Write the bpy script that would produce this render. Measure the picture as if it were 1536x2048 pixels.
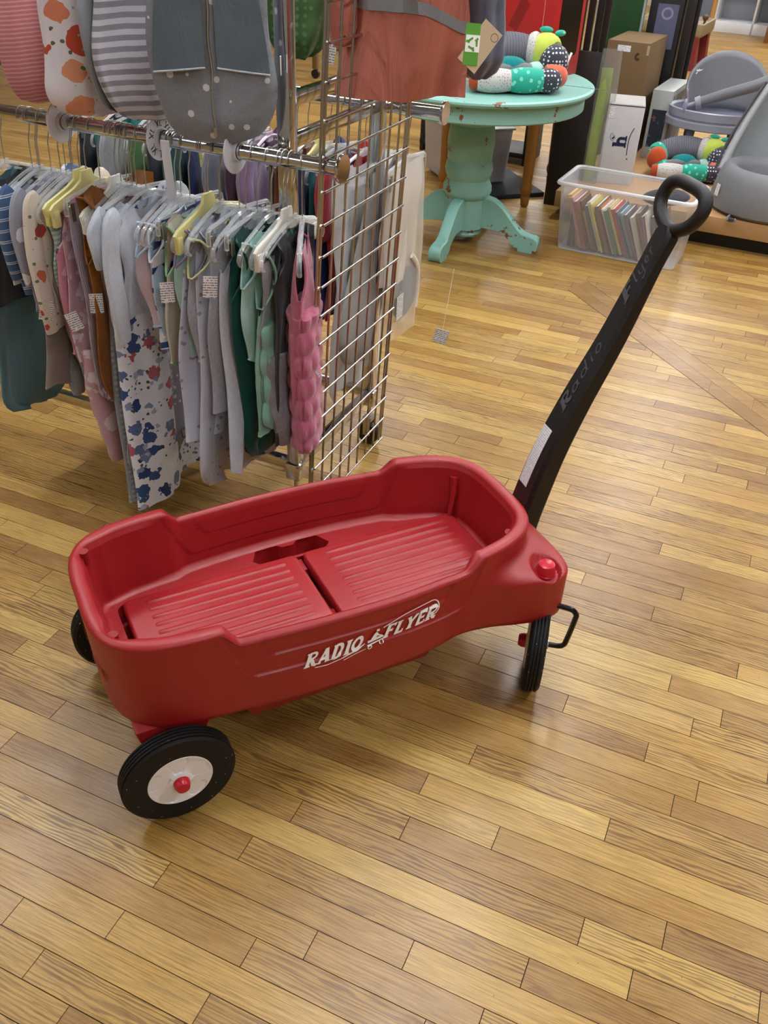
import bpy, bmesh, math, random
from mathutils import Vector, Matrix
from mathutils.geometry import delaunay_2d_cdt

for o in list(bpy.data.objects): bpy.data.objects.remove(o)
scene = bpy.context.scene
COL = scene.collection
PI = math.pi
R = math.radians

# ------------------------------------------------------------------ camera
TILT, ROLL, CAM_H = R(36.11), R(2.63), 1.527
fw = Vector((0, math.cos(TILT), -math.sin(TILT)))
rt0 = Vector((1, 0, 0)); up0 = rt0.cross(fw)
rt = math.cos(ROLL)*rt0 + math.sin(ROLL)*up0
up = -math.sin(ROLL)*rt0 + math.cos(ROLL)*up0
cam_d = bpy.data.cameras.new('camera')
cam_d.sensor_fit = 'VERTICAL'; cam_d.sensor_height = 24.0
cam_d.lens = 1765/2048*24.0
cam_d.clip_start = 0.05; cam_d.clip_end = 60
cam = bpy.data.objects.new('camera', cam_d); COL.objects.link(cam)
cam.matrix_world = Matrix(((rt.x, up.x, -fw.x, 0), (rt.y, up.y, -fw.y, 0), (rt.z, up.z, -fw.z, CAM_H), (0, 0, 0, 1)))
scene.camera = cam

# ------------------------------------------------------------------ world, exposure
world = bpy.data.worlds.new('world'); scene.world = world
world.use_nodes = True
world.node_tree.nodes['Background'].inputs[0].default_value = (0.9, 0.95, 1, 1)
world.node_tree.nodes['Background'].inputs[1].default_value = 0.1
scene.view_settings.view_transform = 'Standard'
scene.view_settings.look = 'None'
scene.view_settings.gamma = 1.0
scene.view_settings.use_curve_mapping = False
scene.view_settings.exposure = 0.0
LIGHT = 39.5          # strength of the fluorescent diffusers
LIGHT_COL = (0.985, 0.985, 1.0)

# room axes: the shop floor boards, racks and shelves all follow them
RA = R(-23.4)
AX = Vector((math.cos(RA), math.sin(RA), 0)); DX = Vector((-math.sin(RA), math.cos(RA), 0))
def room(a, d, z=0): return AX*a + DX*d + Vector((0, 0, z))

# ------------------------------------------------------------------ helpers
def lin(c):
    if isinstance(c, str):
        c = c.lstrip('#'); c = [int(c[i:i+2], 16)/255 for i in (0, 2, 4)]
    return tuple((x/12.92 if x <= .04045 else ((x+.055)/1.055)**2.4) for x in c) + (1,)

class NT:
    """small helper for node trees"""
    def __init__(s, name, rough=.6, metal=0, spec=.5, **kw):
        s.m = bpy.data.materials.new(name); s.m.use_nodes = True
        s.t = s.m.node_tree; s.b = s.t.nodes['Principled BSDF']
        s.b.inputs['Roughness'].default_value = rough
        s.b.inputs['Metallic'].default_value = metal
        s.b.inputs['Specular IOR Level'].default_value = spec
        for k, v in kw.items(): s.b.inputs[k.replace('_', ' ')].default_value = v
        s._co = None
    def n(s, typ, **kw):
        x = s.t.nodes.new(typ)
        for k, v in kw.items():
            if k.startswith('i_'):
                key = k[2:]; key = int(key) if key.isdigit() else key.replace('_', ' ')
                s.set(x.inputs[key], v)
            else: setattr(x, k, v)
        return x
    def set(s, inp, v):
        if isinstance(v, bpy.types.NodeSocket): s.t.links.new(v, inp)
        elif isinstance(v, bpy.types.Node): s.t.links.new(v.outputs[0], inp)
        else: inp.default_value = v
    def co(s, scale=(1, 1, 1), rot=(0, 0, 0), loc=(0, 0, 0)):
        if s._co is None: s._co = s.n('ShaderNodeTexCoord').outputs['Object']
        return s.n('ShaderNodeMapping', i_Vector=s._co, i_Scale=scale, i_Rotation=rot, i_Location=loc).outputs[0]
    def math(s, op, a, b=0.0, clamp=False):
        x = s.n('ShaderNodeMath', operation=op, use_clamp=clamp); s.set(x.inputs[0], a); s.set(x.inputs[1], b); return x.outputs[0]
    def mix(s, f, a, b, mode='MIX'):
        x = s.n('ShaderNodeMix', data_type='RGBA', blend_type=mode)
        s.set(x.inputs[0], f); s.set(x.inputs[6], a); s.set(x.inputs[7], b); return x.outputs[2]
    def ramp(s, f, stops, interp='LINEAR'):
        x = s.n('ShaderNodeValToRGB'); s.set(x.inputs[0], f); cr = x.color_ramp; cr.interpolation = interp
        while len(cr.elements) < len(stops): cr.elements.new(.5)
        for e, (p, c) in zip(cr.elements, stops): e.position = p; e.color = c
        return x.outputs[0]
    def noise(s, scale, co=None, detail=2, rough=.5, dist=0):
        x = s.n('ShaderNodeTexNoise', i_Scale=scale, i_Detail=detail, i_Roughness=rough, i_Distortion=dist)
        s.set(x.inputs['Vector'], co if co is not None else s.co()); return x.outputs[0]
    def col(s, c): s.set(s.b.inputs['Base Color'], c)
    def bump(s, h, strength=.3, dist=.01):
        x = s.n('ShaderNodeBump', i_Strength=strength, i_Distance=dist, i_Height=h)
        s.set(s.b.inputs['Normal'], x.outputs[0])

def vary(N, c, amt=.12, scale=14):
    f = N.noise(scale, detail=3)
    lo = tuple(x*(1-amt) for x in c[:3])+(1,); hi = tuple(min(1, x*(1+amt)) for x in c[:3])+(1,)
    return N.mix(f, lo, hi)

def m_plain(name, c, rough=.6, metal=0, spec=.5, amt=.06, bump=0, bscale=400, **kw):
    N = NT(name, rough, metal, spec, **kw); c = lin(c)
    N.col(vary(N, c, amt) if amt else c)
    if bump: N.bump(N.noise(bscale, detail=2), bump, .002)
    return N.m

def m_cloth(name, c, amt=.1, heather=0, bump=.25, sheen=.25):
    N = NT(name, .92, 0, .15); N.b.inputs['Sheen Weight'].default_value = sheen
    c = lin(c); k = vary(N, c, amt, 9)
    if heather:
        k = N.mix(N.math('MULTIPLY', N.noise(260, N.co((1, 1, .35)), 3, .7), heather), k, lin('#ffffff'))
    N.col(k); N.bump(N.math('ADD', N.noise(26, N.co((1, 1, .45)), 4, .6, .6), N.math('MULTIPLY', N.noise(700), .1)), bump*1.6, .016)
    return N.m

def m_stripe(name, c1, c2, period=.02, duty=.5, axis=2, double=False, wob=.15):
    N = NT(name, .92, 0, .15); N.b.inputs['Sheen Weight'].default_value = .2
    sep = N.n('ShaderNodeSeparateXYZ', i_0=N.co()).outputs[axis]
    w = N.math('ADD', sep, N.math('MULTIPLY', N.noise(6), period*wob*4))
    f = N.math('FRACT', N.math('DIVIDE', w, period))
    k = N.math('LESS_THAN', f, duty)
    if double:
        k2 = N.math('MULTIPLY', N.math('GREATER_THAN', f, duty*1.9), N.math('LESS_THAN', f, duty*2.9))
        k = N.math('ADD', k, k2, True)
    N.col(N.mix(k, vary(N, lin(c1)), vary(N, lin(c2))))
    N.bump(N.noise(22, detail=3), .25, .012); return N.m

def m_dots(name, c, dots, scale=45, r=.3, jitter=1.0, stretch=(1, 0.4, 1), colors=None, ragged=.0, heather=0, base=None, bump=.25):
    """scattered spots (dots, stars, blossoms) printed on cloth"""
    N = NT(name, .92, 0, .15); N.b.inputs['Sheen Weight'].default_value = .2
    col = vary(N, lin(c), .08)
    if heather: col = N.mix(N.math('MULTIPLY', N.noise(260), heather), col, lin('#ffffff'))
    layers = dots if isinstance(dots, list) else [(dots, scale, r, ragged)]
    for i, (dc, sc, rr, rg) in enumerate(layers):
        v = N.n('ShaderNodeTexVoronoi', i_Scale=sc, i_Randomness=jitter)
        N.set(v.inputs['Vector'], N.co(stretch, loc=(i*3.7, i*1.3, i*2.1)))
        d = v.outputs['Distance']
        if rg: d = N.math('ADD', d, N.math('MULTIPLY', N.math('SUBTRACT', N.noise(sc*3.2, detail=1), .5), rg))
        if isinstance(dc, list):
            f = N.n('ShaderNodeSeparateColor', i_0=v.outputs['Color']).outputs[0]
            stops = [(j/len(dc), lin(x)) for j, x in enumerate(dc)]
            cc = N.ramp(f, stops, 'CONSTANT')
        else: cc = lin(dc)
        col = N.mix(N.math('LESS_THAN', d, rr), col, cc)
    N.col(col); N.bump(N.noise(22, detail=3), bump, .012); return N.m

def m_rib(name, c, period=.005, depth=.5):
    N = NT(name, .92, 0, .15)
    w = N.n('ShaderNodeTexWave', wave_type='BANDS', bands_direction='X', i_Scale=.314/period, i_Distortion=.3)
    N.set(w.inputs['Vector'], N.co())
    k = lin(c); dk = tuple(x*.72 for x in k[:3])+(1,)
    N.col(N.mix(w.outputs[1], dk, k)); N.bump(w.outputs[1], depth, .004); return N.m

def m_clear(name, c='#e8eef0', alpha=.3, rough=.12):
    """thin clear plastic: part of the light goes straight through"""
    N = NT(name, rough, 0, .6); N.col(lin(c))
    tr = N.n('ShaderNodeBsdfTransparent'); mx = N.n('ShaderNodeMixShader')
    fr = N.n('ShaderNodeLayerWeight', i_Blend=.35)
    N.set(mx.inputs[0], N.math('ADD', alpha, N.math('MULTIPLY', fr.outputs['Facing'], .5), True))
    N.set(mx.inputs[1], tr.outputs[0]); N.set(mx.inputs[2], N.b.outputs[0])
    out = N.t.nodes['Material Output']; N.set(out.inputs[0], mx.outputs[0]); return N.m

def obj(name, verts, faces, mat=None, parent=None, smooth=True, sharp=None):
    me = bpy.data.meshes.new(name); me.from_pydata([tuple(v) for v in verts], [], faces)
    if smooth:
        me.polygons.foreach_set('use_smooth', [True]*len(me.polygons))
        if sharp: me.set_sharp_from_angle(angle=R(sharp))
    me.update()
    o = bpy.data.objects.new(name, me); COL.objects.link(o)
    if mat: me.materials.append(mat)
    if parent: o.parent = parent
    return o

def link_mesh(name, me, parent=None):
    o = bpy.data.objects.new(name, me); COL.objects.link(o)
    if parent: o.parent = parent
    return o

def empty(name, loc=(0, 0, 0), rz=0):
    o = bpy.data.objects.new(name, None); COL.objects.link(o)
    o.empty_display_size = .05; o.location = loc; o.rotation_euler = (0, 0, rz); return o

def tag(o, label, cat, group=None, kind=None):
    if label: o['label'] = label
    if cat: o['category'] = cat
    if group: o['group'] = group
    if kind: o['kind'] = kind
    return o

def copy_tree(o, parent=None, kids=None):
    c = o.copy(); COL.objects.link(c); c.parent = parent
    for ch in list(o.children): copy_tree(ch, c)
    return c

class MB:
    """collects shapes for ONE mesh"""
    def __init__(s): s.v = []; s.f = []
    def add(s, vs, fs):
        k = len(s.v); s.v += [Vector(v) for v in vs]; s.f += [tuple(i+k for i in f) for f in fs]; return s
    def box(s, c, size, rot=None):
        x, y, z = [k/2 for k in size]; c = Vector(c)
        vs = [Vector((sx*x, sy*y, sz*z)) for sx in (-1, 1) for sy in (-1, 1) for sz in (-1, 1)]
        if rot is not None: vs = [rot @ v for v in vs]
        return s.add([v+c for v in vs], [(0, 1, 3, 2), (4, 6, 7, 5), (0, 4, 5, 1), (2, 3, 7, 6), (0, 2, 6, 4), (1, 5, 7, 3)])
    def tube(s, pts, r, n=8, closed=False, caps=True, flat=1.0, upv=None):
        pts = [Vector(p) for p in pts]; m = len(pts)
        rs = r if isinstance(r, (list, tuple)) else [r]*m
        tang = []
        for i in range(m):
            a = pts[(i-1) % m] if (closed or i > 0) else pts[i]
            b = pts[(i+1) % m] if (closed or i < m-1) else pts[i]
            t = b-a; tang.append(t.normalized() if t.length > 1e-9 else Vector((0, 0, 1)))
        ref = Vector(upv) if upv else (Vector((0, 0, 1)) if abs(tang[0].z) < .9 else Vector((1, 0, 0)))
        nrm = (ref - tang[0]*ref.dot(tang[0])).normalized()
        vs = []
        for i in range(m):
            t = tang[i]
            src = ref if upv else nrm
            q = src - t*src.dot(t)
            if q.length > 1e-6: nrm = q.normalized()
            b = t.cross(nrm)
            for k in range(n):
                a = 2*PI*k/n; vs.append(pts[i] + nrm*(math.cos(a)*rs[i]) + b*(math.sin(a)*rs[i]*flat))
        fs = []
        for i in range(m if closed else m-1):
            for k in range(n):
                a, b = i*n+k, i*n+(k+1) % n; c, d = ((i+1) % m)*n+(k+1) % n, ((i+1) % m)*n+k
                fs.append((a, b, c, d))
        if caps and not closed:
            fs.append(tuple(range(n-1, -1, -1))); fs.append(tuple((m-1)*n+k for k in range(n)))
        return s.add(vs, fs)
    def loft(s, rings, closed=True, cap0=True, cap1=True):
        n = len(rings[0]); vs = [p for r in rings for p in r]; fs = []
        for i in range(len(rings)-1):
            for k in range(n if closed else n-1):
                fs.append((i*n+k, i*n+(k+1) % n, (i+1)*n+(k+1) % n, (i+1)*n+k))
        if cap0: fs.append(tuple(range(n-1, -1, -1)))
        if cap1: fs.append(tuple((len(rings)-1)*n+k for k in range(n)))
        return s.add(vs, fs)
    def lathe(s, prof, n=32, M=None, cap=True):
        """profile [(r, h)] turned about local z; M moves it"""
        rings = [[Vector((r*math.cos(2*PI*k/n), r*math.sin(2*PI*k/n), h)) for k in range(n)] for r, h in prof]
        if M is not None: rings = [[M @ p for p in r] for r in rings]
        return s.loft(rings, cap0=cap, cap1=cap)
    def prism(s, poly, h0, h1, M=None):
        n = len(poly); vs = [Vector((x, y, h0)) for x, y in poly]+[Vector((x, y, h1)) for x, y in poly]
        if M is not None: vs = [M @ v for v in vs]
        fs = [tuple(range(n-1, -1, -1)), tuple(range(n, 2*n))]+[(k, (k+1) % n, n+(k+1) % n, n+k) for k in range(n)]
        return s.add(vs, fs)
    def ball(s, c, r, n=12, m=8, rot=None):
        if not isinstance(r, (tuple, list)): r = (r, r, r)
        vs = []; c = Vector(c)
        for i in range(1, m):
            p = PI*i/m
            for k in range(n):
                a = 2*PI*k/n; v = Vector((r[0]*math.sin(p)*math.cos(a), r[1]*math.sin(p)*math.sin(a), r[2]*math.cos(p)))
                vs.append((rot @ v if rot is not None else v)+c)
        t = Vector((0, 0, r[2])); t = rot @ t if rot is not None else t
        fs = []
        for i in range(m-2):
            for k in range(n): fs.append((i*n+k, (i+1)*n+k, (i+1)*n+(k+1) % n, i*n+(k+1) % n))
        a = len(vs); vs += [c+t, c-t]
        for k in range(n):
            fs.append((a, k, (k+1) % n)); fs.append((a+1, (m-2)*n+(k+1) % n, (m-2)*n+k))
        return s.add(vs, fs)
    def build(s, name, mat, parent=None, smooth=True, sharp=35, bevel=0, seg=2):
        o = obj(name, s.v, s.f, mat, parent, smooth if not bevel else False)
        if bevel:
            bm = bmesh.new(); bm.from_mesh(o.data)
            es = [e for e in bm.edges if len(e.link_faces) == 2 and e.calc_face_angle() > .5]
            bmesh.ops.bevel(bm, geom=es, offset=bevel, segments=seg, profile=.5, affect='EDGES', clamp_overlap=True)
            bm.to_mesh(o.data); bm.free()
            o.data.polygons.foreach_set('use_smooth', [True]*len(o.data.polygons))
        if smooth and sharp: o.data.set_sharp_from_angle(angle=R(sharp))
        return o

def sst(a, b, x):
    if a == b: return 0.0 if x < a else 1.0
    t = max(0, min(1, (x-a)/(b-a))); return t*t*(3-2*t)
def lerp(a, b, t): return a+(b-a)*t
def crom(P, t, closed=False):
    n = len(P); i = int(math.floor(t)); f = t-i
    g = (lambda k: P[k % n]) if closed else (lambda k: P[max(0, min(n-1, k))])
    p0, p1, p2, p3 = [Vector(g(i+k)) for k in (-1, 0, 1, 2)]
    return .5*((2*p1)+(p2-p0)*f+(2*p0-5*p1+4*p2-p3)*f*f+(3*p1-p0-3*p2+p3)*f**3)
def smooth_path(P, k=6, closed=False):
    n = len(P); m = n if closed else n-1
    out = [crom(P, i/k, closed) for i in range(m*k)]
    if not closed: out.append(Vector(P[-1]))
    return out
def arc(cx, cy, rx, ry, a0, a1, n=10):
    return [(cx+rx*math.cos(R(a0+(a1-a0)*i/n)), cy+ry*math.sin(R(a0+(a1-a0)*i/n))) for i in range(n+1)]

# --- lettering drawn as slab-serif strokes in a 0..1 box: list of (polyline, width)
def glyph(ch):
    T, t, S = .27, .17, .12
    def ser(x, y, w=.42): return ([(x-w/2, y), (x+w/2, y)], S)
    up, dn = 1-S/2, S/2
    G = {
     'R': (.86, [([(.2, 0), (.2, 1)], T), ([(.2, .95)]+arc(.45, .73, .27, .22, 90, -90)+[(.2, .5)], t), ([(.42, .5), (.62, .12), (.86, .05)], T*.9), ser(.2, up), ser(.2, dn)]),
     'A': (.9, [([(.12, 0), (.44, 1)], t), ([(.44, 1), (.74, 0)], T), ([(.2, .3), (.66, .3)], t*.8), ser(.12, dn, .3), ser(.74, dn, .38)]),
     'D': (.88, [([(.2, 0), (.2, 1)], T), ([(.2, .95)]+arc(.4, .5, .34, .45, 90, -90, 12)+[(.2, .05)], t*1.3), ser(.2, up, .36), ser(.2, dn, .36)]),
     'I': (.46, [([(.22, 0), (.22, 1)], T), ser(.22, up), ser(.22, dn)]),
     'O': (.84, [(arc(.42, .5, .3, .43, 0, 360, 18), t*1.35)]),
     'F': (.76, [([(.2, 0), (.2, 1)], T), ([(.1, .94), (.7, .94)], t), ([(.2, .52), (.55, .52)], t), ([(.68, 1), (.68, .76)], S), ([(.54, .62), (.54, .4)], S), ser(.2, dn)]),
     'L': (.74, [([(.2, 0), (.2, 1)], T), ([(.1, .06), (.68, .06)], t), ([(.66, 0), (.66, .26)], S), ser(.2, up)]),
     'Y': (.86, [([(.14, .97), (.42, .48)], T*.85), ([(.74, .97), (.42, .48)], t), ([(.42, .5), (.42, 0)], T), ser(.14, up, .36), ser(.74, up, .28), ser(.42, dn)]),
     'E': (.78, [([(.2, 0), (.2, 1)], T), ([(.1, .94), (.7, .94)], t), ([(.2, .52), (.55, .52)], t), ([(.1, .06), (.72, .06)], t), ([(.68, 1), (.68, .76)], S), ([(.54, .62), (.54, .42)], S), ([(.7, 0), (.7, .26)], S)]),
     'X': (.8, [([(.08, 0), (.68, 1)], .15), ([(.08, 1), (.68, 0)], .15)]),
     'l': (.66, [([(.14, 1), (.14, .07), (.6, .07)], .15)]),
     '|': (.3, [([(.14, 1), (.13, .1), (.24, .02)], .1)]),
     'h': (.9, [([(.22, 0), (.22, 1)], T), ([(.22, .5)]+arc(.46, .42, .22, .2, 140, 0, 8)+[(.68, 0)], T*.85), ser(.14, up, .22), ser(.22, dn, .44), ser(.68, dn, .42)]),
     'a': (.6, [(arc(.26, .26, .2, .26, 0, 360, 12), .1), ([(.48, .52), (.47, .12), (.58, .02)], .1)]),
     'd': (.62, [(arc(.26, .26, .2, .26, 0, 360, 12), .1), ([(.5, 1.0), (.47, .1), (.58, .02)], .1)]),
     'i': (.32, [([(.16, .52), (.15, .1), (.26, .02)], .1), ([(.17, .72), (.17, .8)], .1)]),
     'o': (.58, [(arc(.27, .26, .2, .26, 0, 360, 12), .1)]),
     'y': (.6, [([(.08, .52), (.1, .15), (.25, .02), (.45, .12), (.48, .52)], .1), ([(.48, .52), (.46, -.25), (.25, -.42), (.08, -.3)], .1)]),
     'e': (.56, [([(.08, .27), (.46, .3)]+arc(.27, .28, .19, .25, 10, 320, 10), .1)]),
     'r': (.48, [([(.14, .52), (.14, 0)], .1), ([(.14, .3), (.25, .48), (.42, .5)], .1)]),
     '2': (.7, [(arc(.3, .7, .25, .26, 160, -30, 8)+[(.06, .07), (.6, .07)], .14)]),
    }
    return G[ch]
def strip(pts, w):
    """flat ribbon quads along a 2-D polyline"""
    P = [Vector((x, y)) for x, y in pts]; n = len(P); vs = []
    for i in range(n):
        t = (P[min(n-1, i+1)]-P[max(0, i-1)])
        t = t.normalized() if t.length > 1e-9 else Vector((1, 0)); nn = Vector((-t.y, t.x))
        vs += [P[i]+nn*w/2, P[i]-nn*w/2]
    return vs, [(2*i, 2*i+1, 2*i+3, 2*i+2) for i in range(n-1)]
def lettering(text, h, shear=0, gap=.06, sx=1.0):
    """2-D verts, faces of a word with cap height h, starting at the origin"""
    V, F, x = [], [], 0
    for ch in text:
        if ch == ' ': x += .4; continue
        w, st = glyph(ch)
        for pl, lw in st:
            vs, fs = strip(pl, lw); k = len(V)
            V += [((p.x*sx+x+p.y*shear)*h, p.y*h) for p in vs]; F += [tuple(i+k for i in f) for f in fs]
        x += w*sx+gap
    return V, F, x*h
def flat_print(name, V2, F, fn, mat, parent, thick=.0006):
    """a thin printed or raised sheet: fn maps (x, y, lift) to 3-D"""
    vs = [fn(x, y, thick) for x, y in V2]
    return obj(name, vs, F, mat, parent, smooth=False)
# ================================================================== the setting
rng = random.Random(7)
# --- materials of the shell
def mat_floor():
    N = NT('oiled_oak_boards', .3, 0, .5)
    at = N.n('ShaderNodeAttribute', attribute_name='board')
    sp = N.n('ShaderNodeSeparateColor', i_0=at.outputs['Color'])
    tone, seed = sp.outputs[0], sp.outputs[1]
    co = N.co((1, 1, 1), (0, 0, R(22.55)))
    off = N.n('ShaderNodeCombineXYZ'); N.set(off.inputs[0], N.math('MULTIPLY', seed, 37.0)); N.set(off.inputs[1], N.math('MULTIPLY', seed, 91.0))
    v = N.n('ShaderNodeVectorMath', operation='ADD'); N.set(v.inputs[0], co); N.set(v.inputs[1], off.outputs[0])
    v = v.outputs[0]
    def mp(sc): return N.n('ShaderNodeMapping', i_Vector=v, i_Scale=sc).outputs[0]
    base = N.ramp(tone, [(0, lin('#775024')), (.3, lin('#997136')), (.6, lin('#b38c43')), (1, lin('#cead62'))])
    # long open pores, cathedral figure and mottling of the finish
    pores = N.noise(1, mp((9, 420, 1)), 3, .7)
    fig = N.n('ShaderNodeTexWave', wave_type='BANDS', bands_direction='Y', i_Scale=1.0, i_Distortion=15.0, i_Detail=3.0, i_Detail_Scale=.9)
    N.set(fig.inputs['Vector'], mp((5.5, 40, 1)))
    fl = N.ramp(fig.outputs[1], [(.0, (0, 0, 0, 1)), (.45, (.05, .05, .05, 1)), (.85, (1, 1, 1, 1))])
    big = N.noise(1, mp((5, 14, 1)), 3, .6)
    big2 = N.noise(2.2, N.co(), 3, .6)
    fig_amt = N.ramp(seed, [(.0, (.15, .15, .15, 1)), (.5, (.45, .45, .45, 1)), (1, (.85, .85, .85, 1))])
    c = N.mix(N.math('MULTIPLY', fl, fig_amt), base, lin('#5a3a1c'))
    pr = N.ramp(pores, [(.44, (0, 0, 0, 1)), (.66, (1, 1, 1, 1))])
    c = N.mix(N.math('MULTIPLY', pr, .55), c, lin('#4e3217'))
    c = N.mix(N.math('MULTIPLY', N.ramp(big, [(.45, (0, 0, 0, 1)), (.8, (1, 1, 1, 1))]), .35), c, lin('#cba86c'))
    c = N.mix(N.math('MULTIPLY', N.ramp(big2, [(.5, (0, 0, 0, 1)), (.75, (1, 1, 1, 1))]), .25), c, lin('#74532e'))
    spk = N.n('ShaderNodeTexVoronoi', i_Scale=26.0); N.set(spk.inputs['Vector'], v)
    c = N.mix(N.math('MULTIPLY', N.math('LESS_THAN', spk.outputs['Distance'], .035), .6), c, lin('#4a2c12'))
    N.col(c)
    N.set(N.b.inputs['Roughness'], N.math('ADD', .24, N.math('MULTIPLY', N.noise(9, N.co(), 4, .6), .22)))
    N.bump(N.math('SUBTRACT', 1.0, N.math('MULTIPLY', pr, .6)), .12, .0012)
    return N.m
M_floor = mat_floor()
M_gap = m_plain('dark_floor_gaps', '#33200e', .9, amt=.1)
M_wall = m_plain('painted_wall', '#a39d90', .8, amt=.04)
M_ceil = m_plain('ceiling_tile', '#9a9892', .9, amt=.05)

def slab(name, a0, a1, d0, d1, z0, z1, mat):
    b = MB(); c = room((a0+a1)/2, (d0+d1)/2, (z0+z1)/2)
    b.box(c, (a1-a0, d1-d0, z1-z0), Matrix.Rotation(RA, 3, 'Z'))
    o = b.build(name, mat, None, False); o['kind'] = 'structure'; return o
A0, A1, D0, D1, ZC = -7.0, 6.0, -2.6, 15.5, 3.15
floor = slab('floor', A0, A1, D0, D1, -.05, -.0025, M_gap)
slab('ceiling', A0, A1, D0, D1, ZC, ZC+.1, M_ceil)
slab('wall_left', A0-.1, A0, D0, D1, -.05, ZC, M_wall)
slab('wall_right', A1, A1+.1, D0, D1, -.05, ZC, M_wall)
slab('wall_back', A0, A1, D1, D1+.1, -.05, ZC, M_wall)
slab('wall_front', A0, A1, D0-.1, D0, -.05, ZC, M_wall)
slab('baseboard_back', A0, A1, D1-.02, D1, -.0025, .14, m_plain('baseboard_paint', '#b9b2a2', .6))

# --- oak strip boards, 57 mm wide, laid in rows
PA = R(-22.55); PU = Vector((math.cos(PA), math.sin(PA), 0)); PN = Vector((-PU.y, PU.x, 0))
PW, PO = .05711, .44436
JOINTS = {4: [-.704], 6: [-.594, -.037], 1: [-.901, -.505], 8: [-.545, .034, -1.143], 9: [-.335, .172], 10: [-.165, -1.354], 12: [.031], 5: [-.231], 14: [.14, -1.476],
          18: [.146, -.35], 20: [.079], 17: [-.129], 30: [.207], 26: [.055], 29: [-.032], 41: [-.643], 34: [-.753], 19: [-1.563], 15: [-1.613], 11: [-.34],
          37: [-.1, .16], 38: [.06], 36: [-.42], 49: [-.87], 46: [-.76], 52: [-.72], 35: [-.9, -.62]}
TONES = [(4, -0.804, 0.85), (6, -0.647, 0.22), (7, -0.498, 0.72), (3, -0.865, 0.35), (4, -0.507, 0.5), (1, -0.88, 0.55), (1, -0.678, 0.65), (0, -0.671, 0.6), (9, -0.35, 0.7), (9, -0.169, 0.38), (10, -0.248, 0.6), (11, -0.049, 0.75), (9, 0.269, 0.18), (9, 0.123, 0.38), (8, 0.107, 0.85), (8, -0.144, 0.42), (7, -0.198, 0.88), (6, 0.018, 0.25), (6, -0.134, 0.55), (5, -0.251, 0.45), (5, -0.161, 0.75), (18, 0.018, 0.92), (11, -0.402, 0.3), (11, -0.296, 0.75), (17, -0.179, 0.35), (18, -1.747, 0.15), (19, -1.698, 0.75), (15, -1.551, 0.2), (15, -1.67, 0.3), (16, -1.58, 0.9), (10, -1.396, 0.3), (10, -1.261, 0.85), (6, -1.081, 0.35), (7, -1.184, 0.8), (49, -0.774, 0.95), (46, -0.675, 0.2), (52, -0.653, 0.22), (37, -0.776, 0.9), (35, -0.746, 0.3), (59, -0.939, 0.92), (42, -0.835, 0.35), (38, 0.157, 0.15), (37, 0.031, 0.85), (36, -0.231, 0.9), (27, 0.13, 0.25), (29, 0.052, 0.8), (23, -0.268, 0.5)]
def project(p):
    d = Vector(p)-Vector((0, 0, CAM_H)); z = d.dot(fw)
    if z < .05: return None
    return 768+1765*d.dot(rt)/z, 1024-1765*d.dot(up)/z
boards = []
n_lo, n_hi, s_lo, s_hi = -3.0, 16.0, -9.5, 8.5
for k in range(int((n_lo-PO)/PW), int((n_hi-PO)/PW)):
    js = sorted(JOINTS.get(k, []))
    if js:
        x = js[0]
        while x > s_lo: x -= rng.uniform(.55, 1.5); js.insert(0, x)
        fill = []
        for p, q in zip(js, js[1:]):
            while q-p > 1.9: p += rng.uniform(.7, 1.2); fill.append(p)
        js = sorted(js+fill); x = js[-1]
    else:
        x = s_lo-rng.uniform(0, 1); js = [x]
    while x < s_hi: x += rng.choice((.28, .45, .6, .75, .9, 1.1, 1.3))*rng.uniform(.85, 1.15); js.append(x)
    for p, q in zip(js, js[1:]):
        t = min(1, max(0, rng.gauss(.56, .2)))
        for (kk, s, tt) in TONES:
            if kk == k and p <= s < q: t = tt
        # keep what lies on the shop floor inside the walls
        c = PU*((p+q)/2)+PN*(PO+PW*(k+.5))
        a, d = c.dot(AX), c.dot(DX)
        if not (A0-.4 < a < A1+.4 and D0 < d < D1): continue
        boards.append((k, p, q, .5+(t-.5)*.8, rng.random()))
def board_geo(k, p, q):
    n0, n1 = PO+PW*k+.0008, PO+PW*(k+1)-.0008; p += .0008; q -= .0008
    top = [PU*a+PN*b for a, b in ((p, n0), (q, n0), (q, n1), (p, n1))]
    bot = [v+Vector((0, 0, -.0025)) for v in top]
    return top+bot, [(0, 1, 2, 3), (0, 4, 5, 1), (1, 5, 6, 2), (2, 6, 7, 3), (3, 7, 4, 0)]
def set_board(me, vals):
    a = me.color_attributes.new('board', 'FLOAT_COLOR', 'CORNER')
    a.data.foreach_set('color', [x for (t, s) in vals for _ in range(20) for x in (t, s, 0, 1)])
def shown(b):
    vs, _ = board_geo(*b[:3]); pts = [project(v) for v in vs[:4]]
    if any(p is None for p in pts): return 0
    cl = [(min(1536, max(0, x)), min(2048, max(0, y))) for x, y in pts]
    return abs(sum(cl[i][0]*cl[(i+1) % 4][1]-cl[(i+1) % 4][0]*cl[i][1] for i in range(4)))/2
order = sorted(range(len(boards)), key=lambda i: -shown(boards[i]))
near = set(order[:290])
for i in order[:290]:
    vs, fs = board_geo(*boards[i][:3])
    o = obj('floor_board', vs, fs, M_floor, floor, smooth=False); set_board(o.data, [boards[i][3:5]])
V, F, vals = [], [], []
for i, b in enumerate(boards):
    if i in near: continue
    vs, fs = board_geo(*b[:3]); k = len(V); V += vs; F += [tuple(j+k for j in f) for f in fs]; vals.append(b[3:5])
o = obj('floor_boards_beyond', V, F, M_floor, floor, smooth=False); set_board(o.data, vals); o['kind'] = 'stuff'
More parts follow.
